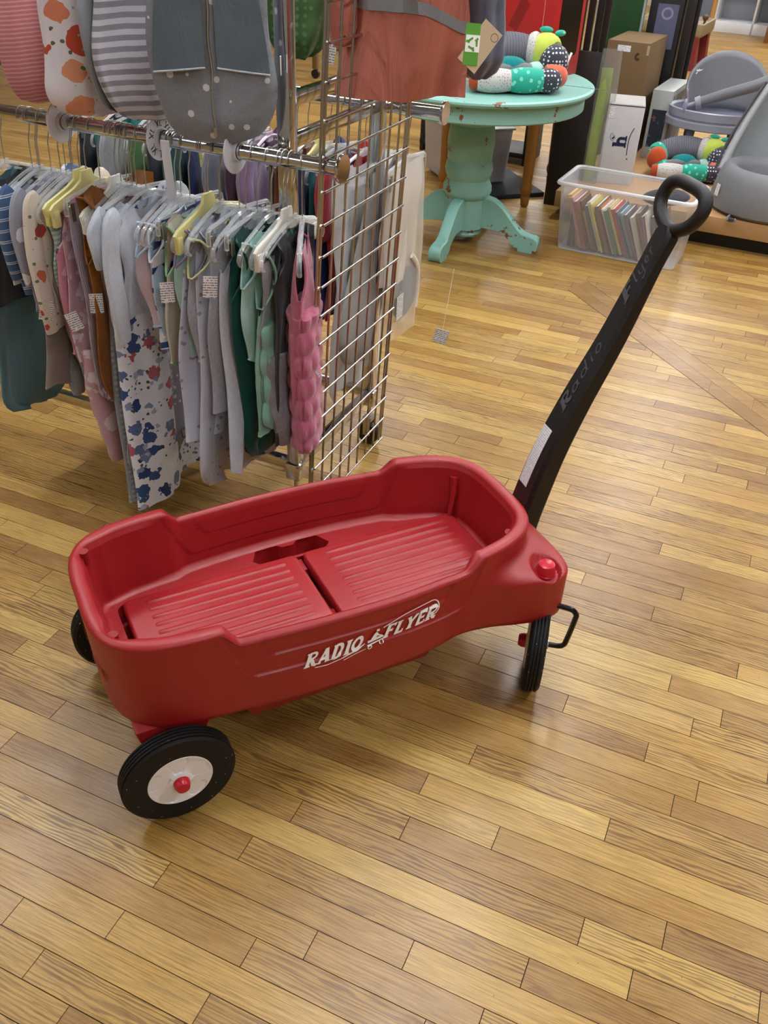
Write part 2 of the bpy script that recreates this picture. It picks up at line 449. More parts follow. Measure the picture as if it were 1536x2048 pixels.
# the diagonal border strip let into the floor by the rack
dir45 = Vector((.378, -.926, 0)); nrm45 = Vector((.926, .378, 0)); P0 = Vector((.795, 3.885, 0))
def strip_board(s0, s1, n0, n1, skew0, skew1, t, sd):
    def pt(s, n): return P0+dir45*(s+n*(-.0))+nrm45*n
    top = [pt(s0-skew0*n0, n0), pt(s1-skew1*n0, n0), pt(s1-skew1*n1, n1), pt(s0-skew0*n1, n1)]
    top = [p+Vector((0, 0, .0006)) for p in top]; bot = [p+Vector((0, 0, -.0012)) for p in top]
    o = obj('border_board', top+bot, [(0, 1, 2, 3), (0, 4, 5, 1), (1, 5, 6, 2), (2, 6, 7, 3), (3, 7, 4, 0)], M_floor, floor, smooth=False)
    set_board(o.data, [(t, sd)])
o = obj('border_gap', [P0+dir45*s+nrm45*n+Vector((0, 0, .0002)) for s, n in ((-.0, -.0025), (2.4, -.0025), (2.4, .1395), (-.06, .1395))], [(0, 1, 2, 3)], M_gap, floor, False)
strip_board(0, .42, .0, .068, .45, 1, .2, .31)
strip_board(.0, .50, .069, .137, .45, 1, .16, .11)
strip_board(.421, 1.02, .0, .068, 1, 1, .32, .72)
strip_board(.501, 1.25, .069, .137, 1, 1, .36, .15)
strip_board(1.021, 2.2, .0, .068, 1, 1, .26, .4)
strip_board(1.251, 2.4, .069, .137, 1, 1, .3, .5)

# --- fluorescent ceiling fittings
N = NT('lit_diffuser', .5); N.b.inputs['Emission Color'].default_value = LIGHT_COL+(1,); N.b.inputs['Emission Strength'].default_value = LIGHT
N.col((.9, .9, .9, 1)); M_diff = N.m
M_fixture = m_plain('white_fixture_metal', '#e4e4e0', .4)
first = None
names_a = {-3.0: 'left', -.7: 'middle', 1.6: 'right'}
names_d = {-.7: 'first', 1.9: 'second', 4.3: 'third', 6.7: 'fourth', 9.1: 'fifth', 11.5: 'sixth', 13.9: 'seventh'}
for a in names_a:
    for d in names_d:
        if d < 0 and a == -.7: continue          # front middle fitting left out so the wagon's near side stays darker
        if first is None:
            first = empty('ceiling_light', room(a, d, ZC), RA)
            b = MB()
            for sx in (-1, 1): b.box((sx*.155, 0, -.035), (.012, 1.24, .07))
            for sy in (-1, 1): b.box((0, sy*.614, -.035), (.3, .012, .07))
            b.box((0, 0, -.004), (.3, 1.22, .008)); b.build('housing', M_fixture, first, False)
            MB().box((0, 0, -.058), (.296, 1.214, .01)).build('diffuser', M_diff, first, False)
            L = first
        else:
            L = copy_tree(first); L.location = room(a, d, ZC); L.rotation_euler = (0, 0, RA)
        tag(L, 'white fluorescent ceiling light, %s row across, %s row from the front' % (names_a[a], names_d[d]), 'ceiling light', 'fluorescent ceiling lights')
# ================================================================== the red wagon
def m_red(name, c, rough=.42, bump=.15):
    N = NT(name, rough, 0, .7); N.col(vary(N, lin(c), .06, 5))
    N.set(N.b.inputs['Roughness'], N.math('ADD', rough-.08, N.math('MULTIPLY', N.noise(30, detail=3), .18)))
    N.bump(N.noise(520, detail=2), bump, .0008); return N.m
M_red = m_red('red_moulded_plastic', '#9d0f18', .46)
M_redcap = m_plain('bright_red_cap_plastic', '#c4182f', .3, amt=.03)
M_black = m_plain('black_textured_plastic', '#0d0e11', .42, amt=.1, bump=.5, bscale=900)
def m_tyre():
    N = NT('black_rubber_tyre', .62, 0, .4)
    v = N.n('ShaderNodeTexVoronoi', i_Scale=70.0); N.set(v.inputs['Vector'], N.co())
    c = N.mix(N.math('LESS_THAN', v.outputs['Distance'], .09), vary(N, lin('#0e0e0f'), .3, 30), lin('#8d9094'))
    N.col(c); N.bump(N.noise(200), .2, .001); return N.m
M_tyre = m_tyre()
M_wheelwhite = m_plain('white_hub_plastic', '#f0eef0', .35, amt=.03)
M_steel = m_plain('galvanised_steel', '#b9b9b4', .35, 1.0, amt=.1)
M_blackrod = m_plain('black_gloss_steel', '#0c0b0e', .25, .2, amt=.05)
M_white = m_plain('white_print', '#ffffff', .5, amt=0)

WH = R(28.2)
wagon = empty('toy_wagon', (-.478, 1.260, 0), WH)
tag(wagon, 'red plastic pull wagon with black handle standing on the wooden floor', 'wagon')

CT = [((-.097, 0), None), ((-.097, .055), None), ((-.091, .105), None), ((-.075, .145), None), ((-.045, .176), None), ((0, .195), None), ((.05, .204), None), ((.11, .209), None),
      ((.19, .217), None), ((.28, .223), None), ((.38, .226), None), ((.48, .225), None), ((.56, .219), None), ((.63, .211), (.63, .207)), ((.69, .201), (.70, .214)), ((.745, .187), (.765, .232)),
      ((.79, .166), (.825, .243)), ((.822, .137), (.872, .232)), ((.842, .098), (.893, .185)), ((.849, .05), (.897, .09)), ((.85, 0), (.896, 0))]
rim_c, low_c = [], []
half = CT[:]
loop = [(p, q, 1) for p, q in half] + [((p[0], -p[1]), (q and (q[0], -q[1])), -1) for p, q in reversed(half[1:-1])]
K = 16; NP = len(loop)*K
RC = [Vector((p[0], p[1])) for p, q, s in loop]
RIM = [crom([(x.x, x.y, 0) for x in RC], i/K, True) for i in range(NP)]
NRM = []
for i in range(NP):
    t = RIM[(i+1) % NP]-RIM[i-1]; n = Vector((t.y, -t.x, 0)); n.normalize()
    c = RIM[i]-Vector((.38, 0, 0))
    NRM.append(n if n.dot(c) > 0 else -n)
LC = []
for j, (p, q, s) in enumerate(loop):
    LC.append(Vector((q[0], q[1], 0)) if q else RIM[j*K]-NRM[j*K]*(-.002+.014*(1-sst(-.07, .02, RIM[j*K].x))))
LOW = [crom([tuple(x) for x in LC], i/K, True) for i in range(NP)]
ZB_W = .201
def z_hi(x): return lerp(.42, .407, sst(.1, .8, x))
def z_lo(x): return lerp(.386, .379, sst(.1, .8, x))
def z_rim(x, y):
    side = sst(.1, .16, abs(y))
    k = (sst(.112, .15, x)-sst(.628, .672, x))*side
    return lerp(z_hi(x), z_lo(x), k)
def notch_k(x, y): return (sst(.112, .15, x)-sst(.628, .672, x))*sst(.1, .16, abs(y))
def emboss(x, y, z):
    """stepped panel lines that follow the dip of the rim"""
    if abs(y) < .1: return 0
    e = 0
    for a, b, h in ((.165, .615, .052), (.125, .66, .093)):
        zb = z_lo(x)-h+.16*(1-sst(a-.05, a+.045, x))+.16*sst(b-.045, b+.05, x)
        e += sst(zb-.002, zb+.002, z)-.55*math.exp(-((z-zb)/.0026)**2)
    return e
CAPX, CAPY = .828, .212
def outer(i, z):
    p, q, n = RIM[i], LOW[i], NRM[i]
    fr = sst(.60, .72, p.x)
    w_f = sst(.362, .316, z)
    w_s = max(0, min(1, (.40-z)/.2))
    w = lerp(w_s, w_f, fr)
    b = p.lerp(q, w)-n*(.0036*emboss(p.x, p.y, z))
    zz = z
    if fr > .5:
        r = math.hypot(b.x-CAPX, abs(b.y)-CAPY)
        if z > .3 and r < .04: zz = z-.016*(1-sst(.028, .036, r))*sst(.30, .33, z)
    return Vector((b.x, b.y, zz))
V, F = [], []
rings = []
for i in range(NP):
    p, n = RIM[i], NRM[i]; zr = z_rim(p.x, p.y); nk = notch_k(p.x, p.y)
    rw = lerp(.030, .020, nk)-.010*sst(.085, .13, abs(p.y))*(1-sst(.15, .185, abs(p.y)))*(1-sst(-.05, .0, p.x))
    # how far the wall and its rim stand in
    col = []
    b0 = outer(i, ZB_W+.018); q = Vector((b0.x, b0.y, 0))
    col += [q-n*.05+Vector((0, 0, ZB_W+.002)), q-n*.014+Vector((0, 0, ZB_W)), q-n*.006+Vector((0, 0, ZB_W+.002)), q-n*.0015+Vector((0, 0, ZB_W+.008))]
    z0, z1 = ZB_W+.018, zr-.014
    for k in range(75): col.append(outer(i, lerp(z0, z1, k/74)))
    e = .0028*emboss(p.x, p.y, z1)
    for o_, dz in ((.0012, -.009), (-.0008, -.005), (-.004, -.0018), (-.009, 0), (-rw*.5, .0006), (-rw+.009, 0), (-rw+.004, -.002), (-rw+.001, -.006), (-rw, -.012)):
        col.append(p+n*(o_-e*.5)+Vector((0, 0, zr+dz)))
    zi0 = zr-.016
    for k in range(61):
        z = lerp(zi0, .272, k/60); t = (zr-z)/(zr-.272)
        col.append(p-n*(rw+.002+.017*t - .0026*(2-emboss(p.x, p.y, z))*sst(.1, .14, abs(p.y))*(sst(.06, .12, p.x)-sst(.66, .72, p.x))*.8)+Vector((0, 0, z)))
    for o_, z in ((-.0205, .2665), (-.025, .2632), (-.031, .262)):
        col.append(p-n*(rw-o_)+Vector((0, 0, z)))
    rings.append(col)
NL = len(rings[0])
V = [v for c in rings for v in c]
for i in range(NP):
    j = (i+1) % NP
    for k in range(NL-1): F.append((i*NL+k, i*NL+k+1, j*NL+k+1, j*NL+k))
F = [tuple(reversed(f)) for f in F]
# underside
k0 = len(V); V.append(Vector((.38, 0, ZB_W+.004)))
for i in range(NP): F.append((k0, i*NL, ((i+1) % NP)*NL))
# deck with the seat well and the two pairs of cup holders cut out of it
ZD = .262
deck_out = [Vector((V[i*NL+NL-1].x, V[i*NL+NL-1].y)) for i in range(0, NP, 2)]
def rrect(x0, x1, y0, y1, r, n=5):
    return [Vector(p) for p in arc(x1-r, y1-r, r, r, 0, 90, n)+arc(x0+r, y1-r, r, r, 90, 180, n)+arc(x0+r, y0+r, r, r, 180, 270, n)+arc(x1-r, y0+r, r, r, 270, 360, n)]
well = rrect(-.018, .792, -.117, .117, .018)
def cups(s):
    r = .034; cx = (.335, .432); cy = .152
    pts = [(cx[0]-.044, cy-.012)] + [(x, y) for x, y in arc(cx[0], cy, r, r, 160, 35, 8)] + [(cx[0]+.036, cy+.012), (cx[1]-.036, cy+.012)] + arc(cx[1], cy, r, r, 145, 20, 8) + [(cx[1]+.044, cy-.012), (cx[1]+.036, cy-.022)] + [(cx[1]+.026, cy-.028), (cx[0]-.03, cy-.028)]
    return [Vector((x, s*y)) for x, y in pts]
holes = [well, cups(1), cups(-1)]
pts = list(deck_out); edges = []; 
def addloop(lp):
    k = len(pts)-0; pts.extend(lp); n = len(lp); edges.extend([(k+i, k+(i+1) % n) for i in range(n)])
n0 = len(deck_out); edges += [(i, (i+1) % n0) for i in range(n0)]
for h in holes: addloop(h)
res = delaunay_2d_cdt(pts, edges, [], 1, 1e-5)
def inside(pt, lp):
    c = False; n = len(lp)
    for i in range(n):
        a, b = lp[i], lp[(i+1) % n]
        if (a.y > pt.y) != (b.y > pt.y) and pt.x < (b.x-a.x)*(pt.y-a.y)/(b.y-a.y)+a.x: c = not c
    return c
k0 = len(V); V += [Vector((p.x, p.y, ZD)) for p in res[0]]
for f in res[2]:
    c = sum((res[0][i] for i in f), Vector((0, 0)))/len(f)
    if any(inside(c, h) for h in holes) or not inside(c, deck_out): continue
    F.append(tuple(k0+i for i in f))
for h, zf in ((well, .214), (holes[1], .212), (holes[2], .212)):
    k0 = len(V); n = len(h)
    V += [Vector((p.x, p.y, ZD)) for p in h]+[Vector((p.x, p.y, zf)) for p in h]
    F += [(k0+i, k0+(i+1) % n, k0+n+(i+1) % n, k0+n+i) for i in range(n)]
    F.append(tuple(k0+n+i for i in range(n)))
body = obj('body', V, F, M_red, wagon, True, 50)
# slots in the corners of the rim, foot well and wheel brackets
def bx(name, c, s, mat, par, bev=.006, rot=None, taper=None):
    b = MB().box(c, s, rot)
    return b.build(name, mat, par, True, 35, bev)
b = MB()
for (x0, x1, h0, z0, hh) in ((.15, .60, .15, .205, .0),):
    top = [(x0-.02, -.165, .21), (x1+.03, -.165, .21), (x1+.03, .165, .21), (x0-.02, .165, .21)]
    bot = [(x0+.03, -.145, .10), (x1-.01, -.145, .10), (x1-.01, .145, .10), (x0+.03, .145, .10)]
    b.add(bot+top, [(3, 2, 1, 0), (0, 1, 5, 4), (1, 2, 6, 5), (2, 3, 7, 6), (3, 0, 4, 7), (4, 5, 6, 7)])
b.build('foot_well', M_red, wagon, True, 35, .008)
for s in (-1, 1):
    b = MB()
    top = [(-.06, s*.06, .208), (.09, s*.06, .208), (.09, s*.185, .208), (-.06, s*.185, .208)]
    bot = [(-.03, s*.09, .08), (.05, s*.09, .08), (.05, s*.185, .08), (-.03, s*.185, .08)]
    if s < 0: top.reverse(); bot.reverse()
    b.add(bot+top, [(3, 2, 1, 0), (0, 1, 5, 4), (1, 2, 6, 5), (2, 3, 7, 6), (3, 0, 4, 7), (4, 5, 6, 7)])
    b.build('wheel_bracket', M_red, wagon, True, 35, .006)
# rim slots and ribs at the ends (drain channel mouldings)
for x, y, a in ((-.058, .128, 130), (-.058, -.128, -130)):
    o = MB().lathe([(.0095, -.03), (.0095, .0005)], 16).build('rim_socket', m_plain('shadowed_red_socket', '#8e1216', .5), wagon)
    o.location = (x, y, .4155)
for s in (-1, 1):
    b = MB(); P = [(.79, s*.118, .372), (.785, s*.108, .33), (.772, s*.098, .275)]
    b.tube(smooth_path(P, 5), [.011-.0006*i for i in range(11)], 8); b.build('corner_rib', M_red, wagon)
# two hinged seat lids with ribs
for nm, x0, x1, side in (('rear', -.006, .381, 1), ('front', .397, .782, 1)):
    b = MB()
    sc = .111
    poly = rrect(x0, x1, -sc, sc, .012, 4)
    rings2 = []
    for ins, z in ((.002, .245), (0, .251), (0, .2735), (.002, .277), (.006, .2785)):
        cx = (x0+x1)/2
        rings2.append([Vector((p.x-math.copysign(ins, p.x-cx), p.y-math.copysign(ins, p.y), z)) for p in poly])
    b.loft(rings2)
    lid = b.build('seat_lid', M_red, wagon, True, 40)
    n = 8
    r = MB()
    for k in range(n):
        y = -.086+.172*k/(n-1)
        xa, xb = x0+.045, x1-.032
        m = 10; prof = [(-.0068, 0), (-.0042, .0026), (0, .0034), (.0042, .0026), (.0068, 0)]
        rows = []
        for j in range(m+1):
            x = lerp(xa, xb, j/m); hs = 1 if 0 < j < m else .05
            rows.append([Vector((x, y+py*(1 if hs == 1 else .6), .2782+pz*hs)) for py, pz in prof])
        rows.insert(1, [Vector((xa+.004, p.y, p.z)) for p in rows[1]]); rows.insert(-1, [Vector((xb-.004, p.y, p.z)) for p in rows[-2]])
        r.loft(rows, closed=False, cap0=False, cap1=False)
    r.build('rib_set', M_red, lid, True, 60)
bx('hinge_bar', (.389, .09, .2545), (.012, .04, .012), M_red, wagon, .002)
bx('hinge_bar', (.389, -.09, .2545), (.012, .04, .012), M_red, wagon, .002)

# wheels: tyre > white hub > red cap
def wheel(loc, rot, side_out):
    """axle along local z, outside face at +z"""
    r = .111; w = .039
    prof = [(.062, -w/2), (.085, -w/2-.001), (.104, -w/2), (.109, -w/2+.004)]
    z = -w/2+.006
    while z < w/2-.006:
        prof += [(.111, z), (.111, z+.0042), (.107, z+.0048), (.107, z+.0066)]; z += .0072
    prof += [(.109, w/2-.004), (.104, w/2), (.085, w/2+.001), (.062, w/2)]
    t = MB().lathe(prof, 56, cap=False).build('wheel', M_tyre, wagon, True, 30)
    t.location = loc; t.rotation_euler = rot
    h = MB()
    n = 80; RR = [.0, .016, .022, .026, .034, .042, .050, .056, .060, .0625, .0635]
    rows = []
    for rr in RR:
        ring = []
        for k in range(n):
            a = 2*PI*k/n; z = w/2+.001
            sp = .5+.5*math.cos(5*a); sp = sst(.25, .6, sp)
            dish = sst(.022, .03, rr)*(1-sst(.052, .059, rr))
            z += -.022*dish*(1-sp*.92)+(.004*(1-sst(.018, .024, rr)))-.0015*sst(.0625, .0635, rr)
            ring.append(Vector((max(rr, .0005)*math.cos(a), max(rr, .0005)*math.sin(a), z)))
        rows.append(ring)
    h.loft(rows, cap0=True, cap1=False)
    h.lathe([(.0632, w/2-.001), (.0632, -w/2), (.012, -w/2)], 40)
    h.build('hub', M_wheelwhite, t, True, 40)
    c = MB().lathe([(.016, w/2+.004), (.016, w/2+.013), (.0125, w/2+.021), (.011, w/2+.0215)], 6 if False else 24)
    c.build('hub_cap', M_redcap, t, True, 30)
    return t
wheel((0, -.224, .111), (PI/2, R(17), 0), 1)
wheel((0, .224, .111), (-PI/2, R(40), 0), 1)
MB().tube([(0, -.21, .108), (0, .21, .108)], .006, 12).build('rear_axle', M_steel, wagon)
# front castors: kingpin under the cap, bent rod, wheel turned across the wagon
FX, FY = .828, .236
for s in (-1, 1):
    cx = MB().lathe([(.022, 0), (.022, .003), (.021, .004), (.0205, .015), (.0175, .026), (.014, .0275)], 24)
    o = cx.build('kingpin_cap', M_redcap, wagon, True, 30); o.location = (CAPX, s*CAPY, .316)
    az = R(-10.4)-WH                       # axle direction in the wagon's own frame
    e = Vector((math.cos(az), math.sin(az), 0))
    wc = Vector((.836, s*.214-.003, .111))
    m = Matrix.Rotation(0, 3, 'Z')
    ez = -e; ey = Vector((0, 0, 1)); ex = ey.cross(ez)
    rotm = Matrix((ex, ey, ez)).transposed().to_euler()
    wheel(tuple(wc), rotm, 1)
    top = Vector((CAPX, s*CAPY, .31))
    P = [top, top-Vector((0, 0, .07)), top-Vector((0, 0, .076))+e*.016, wc+e*.035+Vector((0, 0, .119)), wc+e*.062+Vector((0, 0, .114)), wc+e*.073+Vector((0, 0, .103)), wc+e*.074+Vector((0, 0, .09)), wc+e*.065+Vector((0, 0, .022)), wc+e*.06+Vector((0, 0, .006)), wc+e*.048, wc+e*.01]
    MB().tube(smooth_path(P, 5), .0062, 10).build('castor_rod', M_blackrod, wagon)
    M = Matrix.Translation(wc) @ Matrix((ex, ey, -ez)).transposed().to_4x4()
    MB().lathe([(.011, .018), (.011, .027), (.006, .027)], 16, M).build('axle_washer', M_steel, wagon)
# ---- pull handle
HP = [(.905, .0, .215), (.915, -.001, .30), (.929, -.004, .373), (.955, -.009, .479), (1.000, -.014, .60), (1.058, -.021, .735), (1.100, -.028, .855), (1.126, -.031, .925), (1.143, -.034, .970)]
HP = smooth_path(HP, 5)
yaw = R(-8)
LAT = Vector((math.sin(yaw)*-1, math.cos(yaw), 0))*-1      # towards the near side
rows = []
for i, p in enumerate(HP):
    t = (HP[min(len(HP)-1, i+1)]-HP[max(0, i-1)]).normalized()
    f = i/(len(HP)-1); nn = LAT.cross(t).normalized()
    if nn.x > 0: nn = -nn                                   # towards the wagon
    w, d = lerp(.0385, .0235, sst(.2, .95, f))+.003*sst(.80, .93, f)-.011*sst(.94, 1, f), lerp(.027, .0165, sst(.2, .95, f))
    ch = lerp(.009, .007, f)
    sec = [(w, d-ch), (w-ch, d), (-w+ch, d), (-w, d-ch), (-w, -d+ch), (-w+ch, -d), (w-ch, -d), (w, -d+ch)]
    rows.append([p+LAT*a+nn*b for a, b in sec])
b = MB(); b.loft(rows)
LCN = Vector((1.157, -.035, 1.014)); taxis = Vector((.30, -.02, .95)).normalized()
LP = [(-.066, -.006), (-.06, .022), (-.034, .036), (.0, .037), (.034, .035), (.058, .025), (.065, .002), (.05, -.028), (.022, -.046), (-.0, -.051), (-.024, -.046), (-.052, -.03)]
loopc = smooth_path([LCN+LAT*a+taxis*c for a, c in LP], 6, True)
b.tube(loopc, .0138, 14, closed=True, upv=taxis.cross(LAT))
handle = b.build('handle', M_black, wagon, True, 30)
# price sticker and raised lettering on the upper face of the shaft
def on_handle(f, lat, lift):
    x = f*(len(HP)-1); i = min(len(HP)-2, int(x)); g = x-i
    p = HP[i].lerp(HP[i+1], g); t = (HP[min(len(HP)-1, i+2)]-HP[max(0, i-1)]).normalized()
    nn = LAT.cross(t).normalized()
    if nn.x > 0: nn = -nn
    d = lerp(.027, .0165, sst(.2, .95, f))
    return p+LAT*lat+nn*(d+lift)
def m_label(name, ink='#8a8f9c', sc=900):
    # rows of small type: broken bands
    N = NT(name, .5); sp = N.n('ShaderNodeSeparateXYZ', i_0=N.co()); z = N.math('MULTIPLY', sp.outputs[2], sc*.42)
    row = N.math('LESS_THAN', N.math('FRACT', z), .42)
    v = N.n('ShaderNodeCombineXYZ'); N.set(v.inputs[0], N.math('MULTIPLY', N.math('ADD', sp.outputs[0], sp.outputs[1]), sc*1.1)); N.set(v.inputs[1], N.math('MULTIPLY', N.math('FLOOR', z), 3.7))
    w = N.noise(1, v.outputs[0], 1, .5)
    N.col(N.mix(N.math('MULTIPLY', row, N.math('GREATER_THAN', w, .46)), lin('#eef0f4'), lin(ink))); return N.m
M_sticker = m_label('printed_paper_label', '#b9c0cc', 500)
V, F = [], []
for j in range(9):
    f = lerp(.265, .425, j/8)
    V += [on_handle(f, -.027, .0006), on_handle(f, .008, .0006)]
    if j: F.append((2*j-2, 2*j-1, 2*j+1, 2*j))
o = obj('paper_sticker', V, F, M_sticker, handle, False); o['label'] = 'white printed paper sticker'
M_reliefgrey = m_plain('grey_relief_highlight', '#50545c', .28, amt=0)  # black letters coloured grey: the highlights on the relief are put into the colour
def word_on_handle(word, f0, f1):
    V2, F2, W = lettering(word, 1, .25, .12)
    vs = [on_handle(lerp(f0, f1, x/W), -(y-.4)*.026, .0015) for x, y in V2]
    obj('raised_letters', vs, F2, M_reliefgrey, handle, False)
word_on_handle('Radio', .47, .62); word_on_handle('F|yer', .70, .88)
MB().tube([(.87, -.05, .225), (.87, .05, .225)], .01, 12).build('handle_pivot', M_blackrod, wagon)
bx('tongue', (.885, 0, .225), (.06, .036, .04), M_black, wagon, .005)

# ---- white lettering on the near side, moulded lettering on the back
def yr(x):
    best = None
    for i in range(NP):
        a, c = RIM[i], RIM[(i+1) % NP]
        if a.y < -.1 and c.y < -.1 and min(a.x, c.x) <= x <= max(a.x, c.x) and abs(a.x-c.x) > 1e-9:
            return lerp(a.y, c.y, (x-a.x)/(c.x-a.x))
    return -.21
def on_side(x, z, lift):
    w = max(0, min(1, (.40-z)/.2)); y = yr(x)
    return Vector((x, y-.002*w+.0036*emboss(x, y, z)-lift-.0026, z))
def side_word(word, x0, z0, h, sx=1.0, dz=0):
    V2, F2, W = lettering(word, h, .38, .05, sx)
    vs = [on_side(x0+x, z0+y+dz*x, .0004) for x, y in V2]
    return obj('logo_letters', vs, [tuple(reversed(f)) for f in F2], M_white, body, False), W
def side_strip(pts, w):
    vs, fs = strip(pts, w)
    return [on_side(p.x, p.y, .0004) for p in vs], [tuple(reversed(f)) for f in fs]
ZT = .288
o1, W1 = side_word('RADIO', .262, ZT-.006, .031, .93, .06)
o2, W2 = side_word('FLYER', .430, ZT+.006, .031, .93, .06)
V, F = [], []
def addp(vf):
    k = len(V); V.extend(vf[0]); F.extend([tuple(i+k for i in f) for f in vf[1]])
addp(side_strip([(.285, ZT-.011), (.31, ZT-.013), (.34, ZT-.008), (.375, ZT+.003), (.392, ZT+.009)], .0022))
addp(side_strip([(.345, ZT-.014), (.372, ZT-.006), (.392, ZT-.002)], .0018))
addp(side_strip([(.432, ZT+.036), (.48, ZT+.048), (.53, ZT+.056)]+[(x, z) for x, z in arc(.546, ZT+.040, .016, .018, 95, -80, 8)]+[(.53, ZT+.018)], .0024))
# little figure riding a wagon
addp(side_strip([(.398, ZT+.010), (.430, ZT+.015)], .006)); addp(side_strip([(.396, ZT+.003), (.432, ZT+.008)], .0016))
for cx, cz in ((.401, ZT-.001), (.427, ZT+.003)): addp(side_strip(arc(cx, cz, .0042, .0042, 0, 360, 12), .0022))
addp(side_strip([(.409, ZT+.013), (.416, ZT+.024), (.420, ZT+.027)], .009)); addp(side_strip([(.418, ZT+.022), (.428, ZT+.018), (.433, ZT+.012)], .0028))
addp(side_strip([(.4205, ZT+.031), (.4205, ZT+.037)], .006))
obj('logo_emblem', V, F, M_white, body, False)
V2, F2, W = lettering('RADIO FLYER', .03, .3, .06)
def on_back(x, z, lift):
    y = .115-x
    for i in range(NP):
        a, c = RIM[i], RIM[(i+1) % NP]
        if a.x < .0 and min(a.y, c.y) <= y <= max(a.y, c.y) and abs(a.y-c.y) > 1e-9:
            xx = lerp(a.x, c.x, (y-a.y)/(c.y-a.y)); break
    w = max(0, min(1, (.40-z)/.2)); return Vector((xx+.010*w-lift, y, z))
sc = .23/W
obj('moulded_letters', [on_back(x*sc, .29+y*sc, .0012) for x, y in V2], [tuple(reversed(f)) for f in F2], M_red, body, False)
# ================================================================== clothes rack and wire panel
M_chrome = m_plain('polished_chrome', '#c9c9cc', .12, 1.0, amt=.05)
M_wire = m_plain('chrome_wire', '#b5b3b2', .25, 1.0, amt=.05)
M_rubber = m_plain('black_castor', '#141414', .5)
E0 = Vector((-.120, 1.911, 0)); ZBAR = 1.015; ZTOP = 1.60
def rk(s, d, z): return E0-AX*s+DX*d+Vector((0, 0, z))      # s along the rail from its near right end, d away
ROT = Matrix.Rotation(RA, 3, 'Z')
rack = empty('clothes_rack', rk(.75, .3, 0), RA)
tag(rack, 'chrome rolling clothes rack with two rails full of baby clothes', 'clothes rack')
inv = rack.matrix_basis.inverted()
def rl(s, d, z): return (-(s-.75), d-.3, z)                  # in the rack's own frame
for s in (.172, 1.66):
    for d in (.07, .544):
        MB().box(rl(s, d, .925), (.034, .034, 1.47)).build('post', M_chrome, rack, True, 35, .003)
        b = MB(); b.box(rl(s, d, .17), (.042, .042, .05)); b.build('foot_sleeve', M_chrome, rack, True, 35, .003)
        w = MB(); c = Vector(rl(s, d, .04))
        w.lathe([(.006, -.014), (.034, -.014), (.038, -.008), (.038, .008), (.034, .014), (.006, .014)], 24, Matrix.Translation(c) @ Matrix.Rotation(PI/2, 4, 'X'))
        k = w.build('castor', M_rubber, rack, True, 35)
        f = MB(); f.box(c+Vector((0, 0, .055)), (.03, .04, .012)); f.box(c+Vector((0, .019, .028)), (.024, .004, .06)); f.box(c+Vector((0, -.019, .028)), (.024, .004, .06)); f.tube([c+Vector((0, 0, .055)), c+Vector((0, 0, .16))], .006, 8)
        f.build('castor_fork', M_steel, k, False)
for nm, d, s0 in (('front', 0, 0), ('rear', .615, .015)):
    for z in (ZBAR, ZTOP):
        MB().tube([rl(s0, d, z), rl(1.75, d, z)], .0165, 20).build('rail', M_chrome, rack)
        if z == ZBAR:
            M = Matrix.Translation(Vector(rl(s0, d, z))) @ Matrix.Rotation(PI/2, 4, 'Y')
            MB().lathe([(.004, -.004), (.029, -.004), (.030, 0), (.029, .004), (.004, .004)], 28, M).build('rail_end_disc', M_chrome, rack, True, 30)
        for s in (.172, 1.66):
            MB().box(rl(s, d+(.035 if d == 0 else -.035), z), (.026, .075, .026)).build('rail_bracket', M_chrome, rack, True, 35, .003)
for s in (.172, 1.66):
    for z, h in ((1.115, .03), (1.03, .03), (.186, .034)):
        MB().box(rl(s, .307, z), (.022, .44, h)).build('cross_rail', M_chrome, rack, True, 35, .002)
for d in (.07, .544): MB().box(rl(.916, d, .186), (1.48, .026, .03)).build('base_rail', M_chrome, rack, True, 35, .002)
# white round size dividers on the front rail
M_disc = m_plain('white_divider_plastic', '#dfe0ea', .35, amt=.02)
M_ink = m_plain('black_print', '#161616', .6, amt=0)
def divider(name, s, lab, txt, tilt=0, rz=0):
    t = empty(name, rk(s, 0, ZBAR), RA); t.rotation_euler = (0, tilt, RA+rz)
    b = MB(); n = 40; rings = []
    for r, x in ((.0175, -.0018), (.047, -.0018), (.048, 0), (.047, .0018), (.0175, .0018), (.0175, -.0018)):
        rings.append([Vector((x, r*math.cos(2*PI*k/n), r*math.sin(2*PI*k/n))) for k in range(n)])
    b.loft(rings, cap0=False, cap1=False)
    b.build('disc', M_disc, t, True, 30)
    b = MB(); rings = [[Vector((x, r*math.cos(2*PI*k/n), r*math.sin(2*PI*k/n))) for k in range(n)] for r, x in ((.0178, 0), (.0205, 0), (.0205, .011), (.0178, .011))]
    b.loft(rings, cap0=False, cap1=False).build('collar', M_disc, t, True, 30)
    if txt:
        for ang in range(0, 360, 60):
            V2, F2, W = lettering('Xl', .016, 0, .08)
            vs = []
            for x, y in V2:
                a = R(ang)+(x-W/2)/.034; r = .0255+y
                vs.append(Vector((.0021, math.sin(a)*r, math.cos(a)*r)))
            obj('size_mark', vs, [tuple(reversed(f)) for f in F2], M_ink, t, False)
    return tag(t, lab, 'size divider')
divider('size_divider', .463, 'white round XL size divider on the chrome rail', True)
divider('size_divider', .262, 'plain white round divider nearest the end of the chrome rail', False)
divider('size_divider', .745, 'white round size divider behind the pink striped sleep sack', False)
o = MB().box((0, 0, 0), (.020, .0035, .135)).build('strip_marker', M_disc, None, True, 35, .001)
o.location = rk(.425, -.03, .955); o.rotation_euler = (R(5), 0, RA+R(15)); tag(o, 'white plastic strip marker hanging from the rail beside the XL divider', 'marker')

